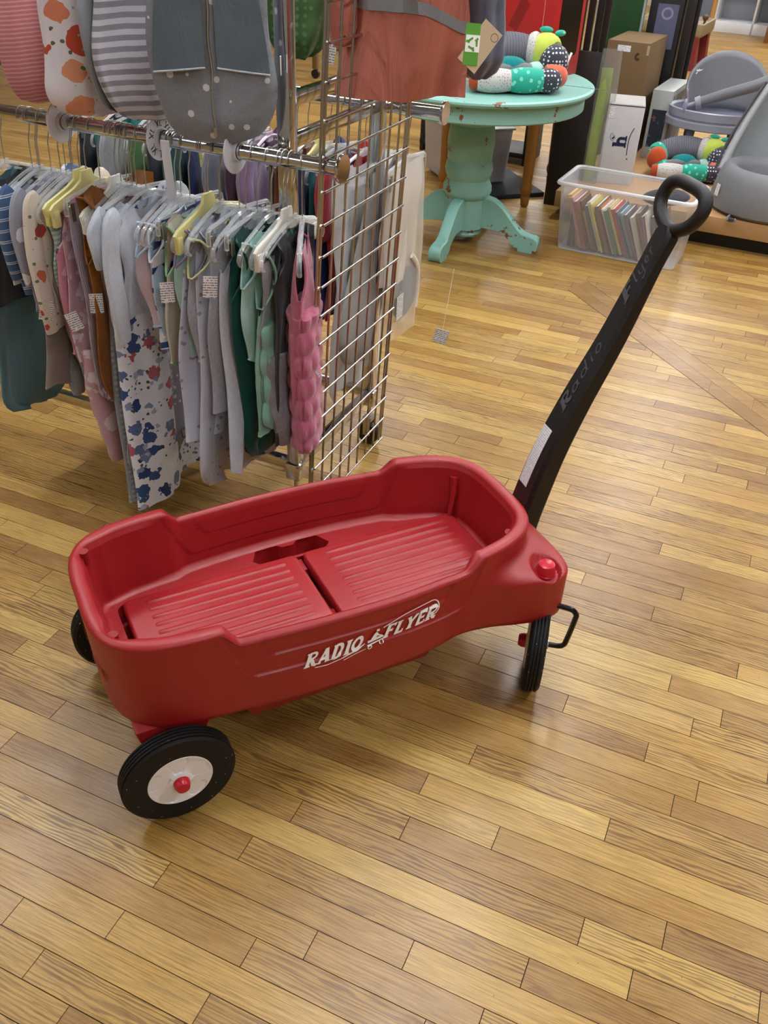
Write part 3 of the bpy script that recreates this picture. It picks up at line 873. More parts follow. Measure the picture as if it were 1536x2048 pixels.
# gridwall panel hung on the near end of the rack
panel = empty('wire_grid_panel', rk(.06, .2, 0), RA)
tag(panel, 'chrome wire grid panel fixed across the end of the clothes rack', 'grid panel')
def gp(d, z, off=0): return (-(.038+(1.05-z)*.045-.06)+off, d-.2, z)
DV = [-.024, -.010]+[-.010+.0555*k for k in range(1, 8)]+[.418, .434]
Z0, Z1, ROWH = .105, 1.60, .0715
for d in DV: MB().tube([gp(d, Z0), gp(d, Z1)], .0031 if d not in (-.024, .434) else .0036, 8).build('upright_wire', M_wire, panel)
z = Z0; i = 0
while z < Z1:
    MB().tube([gp(-.010, z, .005), gp(.434, z, .005)], .003, 8).build('cross_wire', M_wire, panel)
    MB().tube([gp(-.024, z), gp(-.010, z)], .0045, 6).build('weld_stub', M_wire, panel)
    z += ROWH
# ================================================================== hangers and baby clothes
M_clear = m_clear('clear_hanger_plastic', '#e6ecef', .12, .08)
M_yellow = m_plain('pale_yellow_hanger', '#ded892', .4, amt=.03)
M_whitep = m_plain('white_hanger_plastic', '#e4e4da', .4, amt=.03)
M_lilac = m_plain('lilac_hanger', '#c9b4cf', .4, amt=.03)
M_tagp = m_label('printed_price_tag', '#6f6f76', 420)
def hook_mb():
    b = MB(); P = [(0, .002, -.125), (0, .004, -.085), (0, .006, -.055), (0, .012, -.040), (0, .019, -.018), (0, .0195, 0), (0, .014, .0145), (0, 0, .0195), (0, -.013, .015), (0, -.0195, .002), (0, -.018, -.006)]
    P = [(p[1], 0, p[2]) for p in P]
    return b.tube(smooth_path(P, 4), .0014, 6)
HANG = {}
def make_hanger(kind):
    """local x along the width, hook round the origin"""
    t = empty('hanger_proto')
    hook_mb().build('wire_hook', M_steel, t)
    w = .135
    mat = {'clear': M_clear, 'yellow': M_yellow, 'white': M_whitep, 'clip': M_clear, 'lilac': M_lilac}[kind]
    b = MB()
    if kind in ('clear', 'lilac'):
        for s in (-1, 1):
            P = [(.0, 0, -.088), (s*.03, 0, -.093), (s*.075, 0, -.108), (s*.115, 0, -.124), (s*w, 0, -.140), (s*(w+.004), 0, -.156), (s*(w-.004), 0, -.166)]
            b.tube(smooth_path(P, 3), .0058, 6, flat=.6, upv=(0, 1, 0))
            P = [(s*.03, 0, -.106), (s*.08, 0, -.124), (s*.115, 0, -.140)]
            b.tube(smooth_path(P, 3), .0026, 6)
        b.box((0, 0, -.092), (.028, .007, .026))
        b.build('arms', mat, t, True, 40)
    elif kind == 'clip':
        for s in (-1, 1):
            P = [(.0, 0, -.088), (s*.04, 0, -.092), (s*.09, 0, -.098), (s*.118, 0, -.102), (s*.127, 0, -.112), (s*.127, 0, -.138)]
            b.tube(smooth_path(P, 3), .0052, 6)
        b.box((0, 0, -.092), (.03, .008, .02))
        b.build('arms', mat, t, True, 40)
        for s in (-1, 1):
            c = MB(); c.box((s*.112, .006, -.132), (.013, .0018, .042)); c.box((s*.112, -.006, -.132), (.013, .0018, .042)); c.tube([(s*.112-.008, 0, -.122), (s*.112+.008, 0, -.122)], .005, 8)
            c.build('clip', M_steel, t, False)
    else:
        poly = [(-w, -.148), (-w-.004, -.128), (-w+.01, -.118), (-.05, -.098), (-.024, -.086), (-.018, -.066), (.018, -.066), (.024, -.086), (.05, -.098), (w-.01, -.118), (w+.004, -.128), (w, -.148), (w-.014, -.144), (.05, -.122), (0, -.112), (-.05, -.122), (-w+.014, -.144)]
        M = Matrix(((1, 0, 0, 0), (0, 0, 1, 0), (0, 1, 0, 0), (0, 0, 0, 1)))
        b.prism(poly, -.0042, .0042, M); b.build('arms', mat, t, True, 35, .0012)
        for s in (-1, 1):
            c = MB(); c.box((s*(w-.012), 0, -.152), (.02, .013, .04)); c.build('clip_jaw', mat, t, True, 35, .003)
    for ch in t.children:
        if ch.name.split('.')[0] != 'wire_hook':
            for v in ch.data.vertices: v.co.z -= .036
    return t
HNAMES = {'clear': ('clear_hanger', 'clear plastic child hanger'), 'clip': ('clip_hanger', 'clear plastic clip hanger'), 'yellow': ('yellow_hanger', 'pale yellow plastic child hanger'), 'white': ('white_hanger', 'white plastic child hanger'), 'lilac': ('lilac_hanger', 'lilac plastic child hanger')}
def hang(kind, s, d, zbar, where, rz=0):
    nm, lab = HNAMES[kind]
    if kind not in HANG:
        t = make_hanger(kind); HANG[kind] = t
    else: t = copy_tree(HANG[kind])
    t.name = nm; t.location = rk(s, d, zbar); t.rotation_euler = (0, 0, RA+PI/2+rz)
    tag(t, lab, 'hanger', '%ss on the %s' % (lab, where))
    return t

def garment_mesh(sd, ws, wb, L, arm=.09, nf=.42, nd=.05, th=.014, fold=.012, bottom='flat', wc=None, slope=.018, cx=0, gap=.016, puff=0, nv=30, na=18, rnd=.09, lean=0, flare=1.0, cut=.30):
    """a small sewn garment hanging flat: front and back cloth joined down the sides below the open armholes"""
    g = random.Random(sd); p1, p2, p3 = [g.uniform(0, 6.28) for _ in range(3)]
    wc = wc if wc is not None else ws*1.02
    f1, f2 = g.uniform(2.5, 4.5), g.uniform(6, 9)
    V, F = [], []
    def width(z):
        if z < arm: w = lerp(ws, wc, sst(0, arm, z))-cut*ws*math.sin(PI*min(1, z/arm))**1.2*(1 if gap else 0)
        else: w = lerp(wc, wb, ((z-arm)/max(.01, L-arm))**flare)
        if bottom == 'round' and z > L-rnd:
            q = (z-(L-rnd))/rnd; w *= math.sqrt(max(0, 1-q*q))*.62+.38
        return w
    for side in (1, -1):
        for j in range(nv+1):
            v = j/nv
            for i in range(na+1):
                a = -1+2*i/na; ab = abs(a)
                if ab > nf: zt = slope*(ab-nf)/(1-nf)
                else: zt = (nd if side < 0 else nd*.45)*math.sqrt(max(0, 1-(a/nf)**2))
                zb = L
                if bottom == 'wave': zb = L-.018+.018*math.cos(a*5+p1)
                if bottom == 'curve': zb = L-.05*a*a
                z = lerp(zt, zb, v)
                w = width(z)
                zz = sst(0, .6, z/L)
                y = fold*zz*(math.sin(f1*a+p1+2.2*v)+.45*math.sin(f2*a+p2+3*v)+.35*abs(math.sin(f2*1.4*a+p3+v)))+lean*z
                t = th*math.sqrt(max(0, 1-a*a*.98))*(.45+.55*sst(0, .2, v))
                if puff: t += puff*abs(math.sin(z/.055*PI))*abs(math.sin((a*w)/.06*PI+(int(z/.055) % 2)*PI/2))*sst(arm*.8, arm*1.3, z)*(1-a*a)
                if gap and ab > .97 and z < arm: t += gap*math.sin(PI*min(1, z/arm))
                if bottom == 'round' and v > .9: t *= lerp(1, .25, (v-.9)/.1)
                dx = .006*math.sin(9*v+p3)*zz
                V.append(Vector((a*w+cx*sst(arm, L, z)+dx, -side*t*-1+y, -z)))
    n1 = (nv+1)*(na+1)
    for k in (0, 1):
        for j in range(nv):
            for i in range(na):
                q = (k*n1+j*(na+1)+i, k*n1+j*(na+1)+i+1, k*n1+(j+1)*(na+1)+i+1, k*n1+(j+1)*(na+1)+i)
                F.append(q if k == 0 else tuple(reversed(q)))
    for j in range(nv):
        for i in (0, na):
            a, b = j*(na+1)+i, (j+1)*(na+1)+i
            zm = -(V[a].z+V[b].z)/2
            if gap and zm < arm: continue
            F.append((a, b, n1+b, n1+a) if i == 0 else (b, a, n1+a, n1+b))
    edge = [V[j*(na+1)] for j in range(nv+1) if -V[j*(na+1)].z <= arm*1.03]
    edge2 = [V[n1+j*(na+1)] for j in range(nv+1) if -V[n1+j*(na+1)].z <= arm*1.03]
    bot = [V[nv*(na+1)+i] for i in range(na+1)]+[V[n1+nv*(na+1)+i] for i in range(na, -1, -1)]
    neck = [V[i] for i in range(na+1) if abs(-1+2*i/na) <= nf]+[V[n1+i] for i in range(na, -1, -1) if abs(-1+2*i/na) <= nf]
    return V, F, edge, edge2, bot, neck

ZH = -.142        # shoulder line below the rail
GAR = []
def garment(name, label, mat, s, d=0, zbar=ZBAR, rz=0, hanger='clear', where='front rail', z0=None, trim=None, sleeve=None, legs=None, tagz=None, cat='baby clothes', group=None, sd=None, two=None, **kw):
    sd = sd or int(s*1000)+int(d*77)
    if z0 is None: kw['L'] -= .034
    else: z0 -= .03; kw['L'] -= .028
    if hanger:
        h_ = hang(hanger, s, d, zbar, where, rz); h_['label'] = ' '.join(('%s holding the %s' % (HNAMES[hanger][1], label)).split()[:16])
    t = empty(name, rk(s, d, zbar), RA+PI/2+rz); t.rotation_euler = (0, 0, RA+PI/2+rz)
    V, F, e1, e2, bot, neck = garment_mesh(sd, **kw)
    z0 = ZH if z0 is None else z0; dz = Vector((0, 0, z0))
    o = obj('cloth', [v+dz for v in V], F, mat, t, True)
    L = kw['L']
    if trim:
        if len(e1) > 2: MB().tube([p+dz for p in e1]+[p+dz for p in reversed(e2)], .0028, 6, closed=True).build('armhole_trim', trim, t)
        MB().tube([p+dz for p in neck], .0028, 6, closed=True).build('neck_trim', trim, t)
        if kw.get('bottom', 'flat') in ('flat', 'curve', 'wave') and not legs: MB().tube([p+dz for p in bot], .0028, 6, closed=True).build('hem_trim', trim, t)
    if sleeve:
        ln, r0, sm = sleeve; ws = kw['ws']
        for sg in (-1, 1):
            P = [(sg*ws*.86, 0, -.012), (sg*(ws+.006), 0, -.03), (sg*(ws+.02), .002, -ln*.4), (sg*(ws+.022), .004*sg, -ln*.75), (sg*(ws+.016), 0, -ln)]
            rs = [r0*.9, r0*1.05, r0*1.1, r0, r0*.8]; pp = smooth_path(P, 5); n = len(pp)
            rr = [lerp(rs[min(4, int(i*4/(n-1)))], rs[min(4, int(i*4/(n-1))+1)], (i*4/(n-1)) % 1) for i in range(n)]
            MB().tube([p+dz for p in pp], rr, 12, flat=.5, upv=(1, 0, 0)).build('sleeve', sm or mat, t)
    if legs:
        ll, rl_, lm = legs; wb = kw['wb']; cx = kw.get('cx', 0)
        for sg in (-1, 1):
            P = [(cx+sg*wb*.5, 0, -L+.03), (cx+sg*wb*.55, .004, -L-ll*.3), (cx+sg*wb*.52, .01*sg, -L-ll*.7), (cx+sg*wb*.5, .012*sg, -L-ll)]
            rs = [rl_*1.15, rl_*1.1, rl_*.95, rl_*.62]; pp = smooth_path(P, 6); n = len(pp)
            rr = [lerp(rs[min(3, int(i*3/(n-1)))], rs[min(3, int(i*3/(n-1))+1)], (i*3/(n-1)) % 1)*(1+.05*math.sin(i*1.7+sd)) for i in range(n)]
            MB().tube([p+dz for p in pp], rr, 12, flat=.6, upv=(1, 0, 0)).build('leg', lm or mat, t)
    if tagz:
        x, z, ry, rzz = tagz
        b = MB(); b.box((0, 0, -.026), (.032, .0008, .05)); q = b.build('price_tag', M_tagp, t, False)
        q.location = (x-.022, -.012, z0+z); q.rotation_euler = (0, ry, -.98+.3*rzz); q['label'] = 'white printed paper price tag'
    tag(t, label, cat, group)
    GAR.append(t); return t

C = m_cloth
mat_teal = C('dusty_teal_cloth', '#5d7f8b'); mat_white = C('white_cotton', '#dfe6f0', heather=.2)
mat_bluestripe = m_stripe('blue_white_stripe', '#4c6890', '#c8d2e0', .026, .09, 2, True, .05)
mat_cloud = m_dots('grey_cloud_print', '#9a9dad', '#e0e4ee', 16, .34, ragged=.35)
mat_grey = C('heather_grey', '#7d828f', heather=.35); mat_dgrey = C('mid_grey_cloth', '#6d7078', heather=.3); mat_lgrey = C('pale_heather_grey', '#a9b5c6', heather=.5)
mat_poppy = m_dots('poppy_print', '#d9cfc2', [(['#b8483c', '#cc6a4c', '#b04038'], 17, .30, .25), ('#6a7a50', 40, .16, .1), ('#c49a4c', 60, .1, 0)], stretch=(1, .4, 1))
mat_pink = m_dots('pink_cloud_print', '#cf8fa3', '#e2bccb', 14, .33, ragged=.4)
mat_dye = m_dots('pink_tie_dye', '#c8a3ae', '#ded2da', 16, .38, ragged=.7)
mat_lilac = m_rib('lilac_rib_knit', '#b5aac0', .0042)
mat_mustard = C('mustard_brown_cloth', '#87521c', amt=.08); mat_mauve = C('mauve_fleece', '#98737f', heather=.2)
mat_minky = m_dots('grey_minky_dots', '#8c939d', '#aab0b8', 62, .34, .3)
mat_star = m_dots('grey_star_print', '#9597a3', '#d8dae2', 38, .2, ragged=.12)
mat_bluefl = m_dots('blue_blossom_print', '#e2e7f2', [(['#35507f', '#5a6f98', '#2c4372', '#6f83a8', '#b5636c', '#3d5585'], 21, .40, .6), ('#4b5a58', 44, .17, .3), (['#8593b4', '#a4b0c8'], 27, .25, .5)])
mat_cream = C('cream_terry', '#cfc6b2'); mat_greentrim = C('pale_green_binding', '#9cc49a')
mat_mint = C('mint_velour', '#87b8a4', amt=.18); mat_lmint = C('light_mint_cloth', '#a3cbc4'); mat_whitestar = m_dots('white_star_print', '#c3c7d6', '#94969f', 40, .2, ragged=.12)
mat_yellowtrim = C('pale_yellow_binding', '#d5d69c'); mat_green = C('deep_green_velour', '#0f4a43', amt=.2); mat_char = C('charcoal_cloth', '#33363c')
mat_rose = C('rose_minky_plush', '#b9657f', amt=.15, sheen=.5)
mat_ltblue = C('pale_blue_cotton', '#a9c3dc'); mat_blush = C('blush_cotton', '#c9b4bb')
mat_frill = C('taupe_tulle', '#8c8078', amt=.25); mat_pinkstripe = m_stripe('pink_pencil_stripe', '#c07c80', '#d39fa0', .0085, .4, 2, False, .1)
mat_redfl = m_dots('coral_blossom_print', '#e2dfe8', [(['#c5533f', '#d98467', '#dd9a78'], 13.5, .40, .22), ('#5d6f4a', 30, .15, .15), (['#8fb3c4', '#d3a850'], 46, .12, 0)], stretch=(1, .4, 1))
mat_greystripe = m_stripe('grey_wide_stripe', '#c9cad6', '#8c8e9c', .021, .5, 2, False, .12)
mat_zipdots = m_dots('charcoal_spot_print', '#747b86', '#d5d8de', 24, .17, heather=.15)
mat_mesh = C('grey_mesh_cloth', '#65737e', amt=.15, bump=.4); mat_fernm = m_dots('green_plush_dots', '#486b3f', '#5f8452', 60, .3, .3)
N = NT('salmon_rain_shell', .36, 0, .5); N.col(vary(N, lin('#b96f61'), .06, 6))
N.bump(N.math('ADD', N.noise(16, N.co((1, 1, .3)), 4, .6, 1.2), N.math('MULTIPLY', N.noise(60, N.co((1, 1, .5)), 3), .15)), .45, .03)
mat_salmon = N.m; mat_slate = C('slate_quilted_cloth', '#666b7d', amt=.15)
mat_reflect = m_plain('grey_reflective_tape', '#86898f', .35, amt=.1)
mat_navy = C('navy_cloth', '#26305a'); mat_wine = C('wine_red_cloth', '#5c1a2a'); mat_teal2 = C('teal_knit', '#1d6f70'); mat_rust = C('rust_orange_knit', '#8a4a24')
mat_royal = C('royal_blue_cloth', '#1d3f8c'); mat_purple = C('lilac_fleece', '#94799f')

G = garment
# front rail, from the far left end to the near right end
G('sleep_sack', 'dusty teal sleep sack at the left end of the front rail', mat_teal, .985, hanger='clear', ws=.11, wb=.16, L=.70, bottom='round', arm=.11, sd=3)
G('baby_shirt', 'charcoal baby top behind the dusty teal sleep sack', mat_char, .955, ws=.12, wb=.13, L=.36, arm=.09, sd=4)
G('baby_shirt', 'plain white baby shirt left of the blue striped top', mat_white, .865, hanger='clear', ws=.12, wb=.13, L=.28, arm=.08, sd=5, sleeve=(.10, .022, None))
G('baby_bodysuit', 'grey ribbed bodysuit behind the blue striped top', mat_grey, .84, ws=.12, wb=.10, L=.40, arm=.08, sd=51, bottom='curve')
G('striped_shirt', 'blue long sleeve baby top with white double stripes', mat_bluestripe, .845, ws=.115, wb=.12, L=.30, arm=.05, gap=0, sleeve=(.215, .028, mat_bluestripe), sd=6)
G('cloud_romper', 'grey long sleeve romper printed with white clouds', mat_cloud, .805, ws=.115, wb=.11, L=.36, arm=.05, gap=0, sleeve=(.225, .026, mat_cloud), legs=(.24, .034, mat_dgrey), sd=7)
G('frilled_dress', 'taupe tulle frilled baby dress hanging below the cloud romper', mat_frill, .775, ws=.10, wb=.19, L=.56, arm=.08, bottom='wave', fold=.02, sd=8)
G('poppy_romper', 'cream romper printed with red poppies', mat_poppy, .758, ws=.125, wb=.115, L=.38, arm=.06, gap=0, sleeve=(.34, .025, mat_poppy), hanger='clear', tagz=(-.13, -.25, .25, .9), sd=9)
G('grey_leggings', 'mid grey baby leggings beside the poppy romper', mat_dgrey, .740, ws=.10, wb=.11, L=.30, arm=.04, gap=0, legs=(.28, .036, None), sd=10)
G('pink_romper', 'pink sleeveless romper with pale clouds on a yellow hanger', mat_pink, .715, hanger='yellow', ws=.12, wb=.12, L=.44, arm=.13, gap=.02, trim=mat_pink, sd=11)
G('tie_dye_romper', 'pink tie dye footed romper reaching nearly to the floor', mat_dye, .695, hanger='yellow', ws=.11, wb=.12, L=.46, arm=.1, legs=(.32, .043, None), tagz=(-.125, -.27, -.3, .5), sd=12)
G('mint_stripe_shirt', 'mint striped baby shirt behind the lilac ribbed one', m_stripe('mint_stripe', '#8fbdb2', '#c9d8d4', .012), .735, ws=.115, wb=.12, L=.26, arm=.07, sd=13)
G('ribbed_romper', 'lilac ribbed knit romper with straight legs', mat_lilac, .655, hanger='clip', ws=.12, wb=.125, L=.52, arm=.06, gap=0, legs=(.05, .04, None), sd=14)
G('mustard_sack', 'mustard brown sleeveless sleep sack on a white hanger', mat_mustard, .606, hanger='white', ws=.14, wb=.175, L=.62, arm=.17, gap=.03, bottom='round', rnd=.2, nd=.07, nf=.5, trim=mat_mustard, z0=-.075, tagz=(-.12, -.24, .05, .45), sd=15)
G('mauve_romper', 'dusky mauve fleece romper below the mustard sack', mat_mauve, .592, ws=.11, wb=.12, L=.48, arm=.08, legs=(.25, .045, None), sd=16)
G('minky_blanket_sack', 'grey dotted minky sleep sack reaching to the wagon rim', mat_minky, .575, ws=.11, wb=.145, L=.86, arm=.12, sd=17, fold=.02, th=.02)
G('star_sack', 'grey sleep sack with white stars behind the blossom one', mat_star, .566, ws=.11, wb=.15, L=.78, arm=.12, bottom='round', sd=18)
G('heather_tee', 'blue grey heather short sleeve baby tee', mat_lgrey, .560, ws=.125, wb=.12, L=.34, arm=.05, gap=0, sleeve=(.13, .024, None), sd=19)
G('blossom_sack', 'large white sleep sack with navy blossom print behind the wagon', mat_bluefl, .548, hanger='clip', ws=.115, wb=.235, L=.86, arm=.11, cx=.07, fold=.024, th=.024, sd=20)
G('heather_long_sleeve', 'pale heather grey long sleeve baby top', mat_lgrey, .520, ws=.13, wb=.125, L=.30, arm=.05, gap=0, sleeve=(.31, .026, None), sd=21)
G('blush_tee', 'blush baby tee with pale blue collar', mat_blush, .452, ws=.13, wb=.12, L=.30, arm=.09, gap=.02, trim=mat_ltblue, sd=22)
G('white_bodysuit', 'white and blue baby bodysuit beside the cream overalls', mat_ltblue, .435, ws=.125, wb=.11, L=.33, arm=.10, gap=.02, trim=mat_white, sd=23)
G('navy_bodysuit', 'navy and white bodysuit behind the cream overalls', m_stripe('navy_band', '#cfd2dd', '#2f4372', .05, .3), .420, ws=.12, wb=.11, L=.36, arm=.09, sd=24)
G('cream_overalls', 'cream terry overalls with pale green binding', mat_cream, .396, hanger='clip', ws=.115, wb=.12, L=.44, arm=.13, gap=.02, trim=mat_greentrim, bottom='curve', tagz=(-.112, -.135, 0, .4), sd=25)
G('mint_bodysuit', 'mint bodysuit with lilac neckline', mat_lmint, .352, ws=.12, wb=.115, L=.36, arm=.1, gap=.02, trim=mat_purple, sd=26)
G('white_star_sack', 'white sleep sack with small grey stars behind the grey tops', mat_whitestar, .345, hanger='yellow', ws=.11, wb=.165, L=.58, arm=.11, sd=27, fold=.02)
G('long_star_sack', 'white star print sack hanging below the grey blanket sack', mat_whitestar, .315, ws=.11, wb=.17, L=.74, arm=.11, bottom='round', sd=28, fold=.02)
G('yellow_trim_top', 'grey baby top with pale yellow binding', mat_grey, .312, ws=.125, wb=.13, L=.34, arm=.11, gap=.03, trim=mat_yellowtrim, z0=-.125, sd=29)
G('grey_long_sack', 'heather grey sleep sack with a price tag near the green one', mat_grey, .262, hanger='clip', ws=.12, wb=.15, L=.48, arm=.06, gap=0, th=.02, tagz=(-.125, -.09, .1, .4), sd=30)
G('grey_under_sack', 'longer pale grey cotton sack under the heather grey one', mat_lgrey, .245, ws=.11, wb=.16, L=.68, arm=.1, bottom='curve', sd=31, fold=.022)
G('green_sack', 'deep green velour sleep sack', mat_green, .215, hanger='clip', ws=.115, wb=.125, L=.635, arm=.15, gap=.02, bottom='round', puff=.006, trim=mat_green, sd=32, cx=.01)
G('ruffled_top', 'light mint baby top with ruffled edges', mat_lmint, .178, ws=.12, wb=.12, L=.34, arm=.12, gap=.02, bottom='wave', trim=mat_lmint, sd=33)
G('mint_sack', 'mint velour quilted sleep sack', mat_mint, .148, hanger='clear', ws=.115, wb=.13, L=.525, arm=.17, gap=.026, puff=.008, trim=mat_mint, sd=34, fold=.016)
G('grey_trousers', 'grey baby trousers on a white hanger by the rack post', mat_dgrey, .138, hanger='white', ws=.11, wb=.115, L=.30, arm=.04, gap=0, legs=(.22, .04, None), z0=-.15, sd=35)
G('charcoal_sack', 'charcoal sleep sack between the grey trousers and the rose one', mat_char, .122, ws=.095, wb=.10, L=.56, arm=.1, sd=36)
G('rose_sack', 'rose pink minky sleep sack with raised bubbles at the rail end', mat_rose, .098, hanger='clear', ws=.105, wb=.085, L=.50, arm=.13, gap=.010, cut=.10, nf=.4, nd=.05, bottom='round', rnd=.12, puff=.0, trim=mat_rose, rz=R(26), tagz=(-.05, -.30, -.5, .5), th=.022, sd=37, z0=-.115)
# upper rail
def bubble_skirt(t, mat, z0, z1, wx, wy, cell=.058, amp=.011, n=48, m=64, kx=10):
    rows = []
    for j in range(m+1):
        f = j/m; z = lerp(z0, z1, f); end = sst(0, .06, f)*math.sqrt(max(.02, 1-max(0, (f-.86)/.14)**2))
        row = []
        for k in range(n):
            a = 2*PI*k/n; lay = (z0-z)/cell; st = PI/2*(int(lay) % 2)
            bmp = amp*abs(math.sin(lay*PI))**.6*abs(math.sin(a*kx/2+st))**.6
            x, y = math.cos(a), math.sin(a)
            row.append(Vector((x*(wx*end+bmp), y*(wy*end+bmp), z)))
        rows.append(row)
    return MB().loft(rows).build('bubble_skirt', mat, t)
for g_ in GAR:
    if g_.name.startswith('rose_sack'): bubble_skirt(g_, mat_rose, -.29, -.705, .098, .034)
    if g_.name.startswith('mint_sack'): bubble_skirt(g_, mat_mint, -.33, -.64, .112, .020, .07, .010, 48, 56, 8)
    if g_.name.startswith('green_sack'): bubble_skirt(g_, mat_green, -.36, -.745, .10, .018, .08, .008, 48, 56, 8)
# upper rail
U = dict(zbar=ZTOP, where='upper front rail')
G('sleep_sack', 'dusty rose knit sack at the top left edge', C('dusty_rose_knit', '#a58787'), .83, hanger='clear', ws=.11, wb=.15, L=.36, arm=.1, bottom='round', sd=40, **U)
G('striped_sack', 'pink sleep sack with fine stripes hanging above the rail', mat_pinkstripe, .735, hanger='clear', ws=.11, wb=.15, L=.43, arm=.1, bottom='round', rnd=.14, th=.03, fold=.01, rz=R(-15), sd=41, **U)
G('coral_blossom_sack', 'white sleep sack printed with coral blossoms', mat_redfl, .585, hanger='clear', ws=.115, wb=.155, L=.44, arm=.1, th=.025, rz=R(-25), bottom='round', rnd=.08, sd=42, **U)
G('grey_lined_sack', 'pale grey sack with white binding next to the coral blossoms', C('silver_grey_cotton', '#8f949c'), .50, hanger='clear', ws=.115, wb=.15, L=.42, arm=.1, bottom='round', rnd=.16, trim=mat_white, rz=R(-20), sd=43, **U)
G('grey_striped_sack', 'white sack with wide grey stripes beside the spotted one', mat_greystripe, .455, hanger='clear', ws=.115, wb=.15, L=.435, arm=.1, bottom='round', rnd=.16, th=.02, rz=R(-20), sd=44, **U)
zs = G('zip_sack', 'charcoal spotted sleep sack with mesh panels and a long zip', mat_zipdots, .285, d=-.03, hanger='clear', ws=.11, wb=.142, L=.455, arm=.1, th=.03, bottom='round', rnd=.17, fold=.006, rz=R(-62), sd=45, **U)
# details of the zipped sack: mesh panels, zip, hem seams
def on_front(t, x, z, lift=.0):
    return Vector((x, -(.031*math.sqrt(max(.05, 1-(x/.15)**2))+lift), z))
for sg in (-1, 1):
    V, F = [], []; n, m = 8, 8
    for j in range(m+1):
        for i in range(n+1):
            x0, x1 = sg*.012, sg*lerp(.095, .118, j/m); z = -.108-lerp(.14, .305, j/m)-(.012*(i/n) if j == m else 0)
            V.append(on_front(zs, lerp(x0, x1, i/n), z, .004))
            if i and j: F.append(((j-1)*(n+1)+i-1, (j-1)*(n+1)+i, j*(n+1)+i, j*(n+1)+i-1))
    obj('mesh_panel', V, F, mat_mesh, zs)
    MB().tube([on_front(zs, lerp(sg*.012, sg*.118, i/8), -.108-.305-.012*i/8, .006) for i in range(9)], .0018, 6).build('seam', mat_lgrey, zs)
    MB().tube([on_front(zs, lerp(sg*.012, sg*.095, i/8), -.108-.14, .006) for i in range(9)], .0018, 6).build('seam', mat_lgrey, zs)
MB().tube([on_front(zs, .002*math.sin(i), -.108-lerp(.05, .42, i/20), .004) for i in range(21)], .0026, 6).build('zip', M_steel, zs)
b = MB(); b.box(on_front(zs, 0, -.535, .008), (.006, .002, .018)); b.build('zip_pull', M_steel, zs, False)
o = MB().box((.139, -.004, -.41), (.002, .012, .035)).build('side_label', M_white, zs, False)

# rear rail: clothes seen between and through the front ones
Rr = dict(d=.615, where='rear rail')
rear = [('lilac fleece baby jacket on the rear rail', mat_purple, .55, .30), ('rust orange knit baby jumper on the rear rail', mat_rust, .46, .34), ('wine red baby dress on the rear rail', mat_wine, .425, .42), ('navy baby jacket on the rear rail', mat_navy, .385, .46),
        ('teal knit baby trousers on the rear rail', mat_teal2, .355, .5), ('royal blue baby coat on the rear rail', mat_royal, .325, .5), ('bright red baby top on the rear rail', C('bright_red_cloth', '#a0202a'), .30, .48),
        ('pale blush baby blanket sack on the rear rail', mat_blush, .62, .42), ('dark wine baby coat behind the left clothes', mat_wine, .70, .36), ('dark green fleece on the rear rail behind the left clothes', mat_green, .80, .36), ('charcoal trousers on the rear rail at far left', mat_char, .9, .5), ('navy dress on the rear rail behind the yellow hangers', mat_navy, .76, .4),
        ('slate grey fleece on the rear rail behind the mustard sack', mat_slate, .665, .4), ('dusty teal cardigan on the rear rail behind the poppy romper', mat_teal, .84, .42), ('green plush jacket on the rear rail behind the striped top', mat_fernm, .965, .4), ('mid grey dress on the rear rail behind the teal sack', mat_dgrey, 1.03, .44),
        ('dark teal knit on the rear rail near the left edge', mat_teal2, 1.09, .42), ('charcoal fleece on the rear rail at the left edge', mat_char, 1.15, .46), ('deep plum baby coat on the rear rail left of the size divider', C('plum_cloth', '#4a2c3f'), .59, .4), ('stone coloured trousers on the rear rail behind the size divider', C('stone_cloth', '#8a8578'), .485, .4)]
for i, (lab, m, s, L) in enumerate(rear):
    G('hanging_clothes', lab, m, s, hanger=('lilac' if i == 0 else 'yellow' if i in (3, 8) else 'clip' if i % 2 else 'clear'), ws=.12, wb=.14, L=L, arm=.07, gap=0, sd=60+i, sleeve=(.2, .034, None) if i % 3 == 0 else None, **Rr)
G('white_muslin', 'long white muslin sack seen through the wire grid', C('white_muslin', '#d5d5d6'), .245, hanger='clip', ws=.19, wb=.20, L=.72, arm=.05, gap=0, fold=.02, sd=80, **Rr)
G('grey_sack', 'pale grey sack with rounded foot seen through the wire grid', C('stone_grey_cotton', '#9c9995'), .175, hanger='clip', ws=.12, wb=.16, L=.58, arm=.05, gap=0, cx=-.12, bottom='round', rnd=.2, sd=81, **Rr)
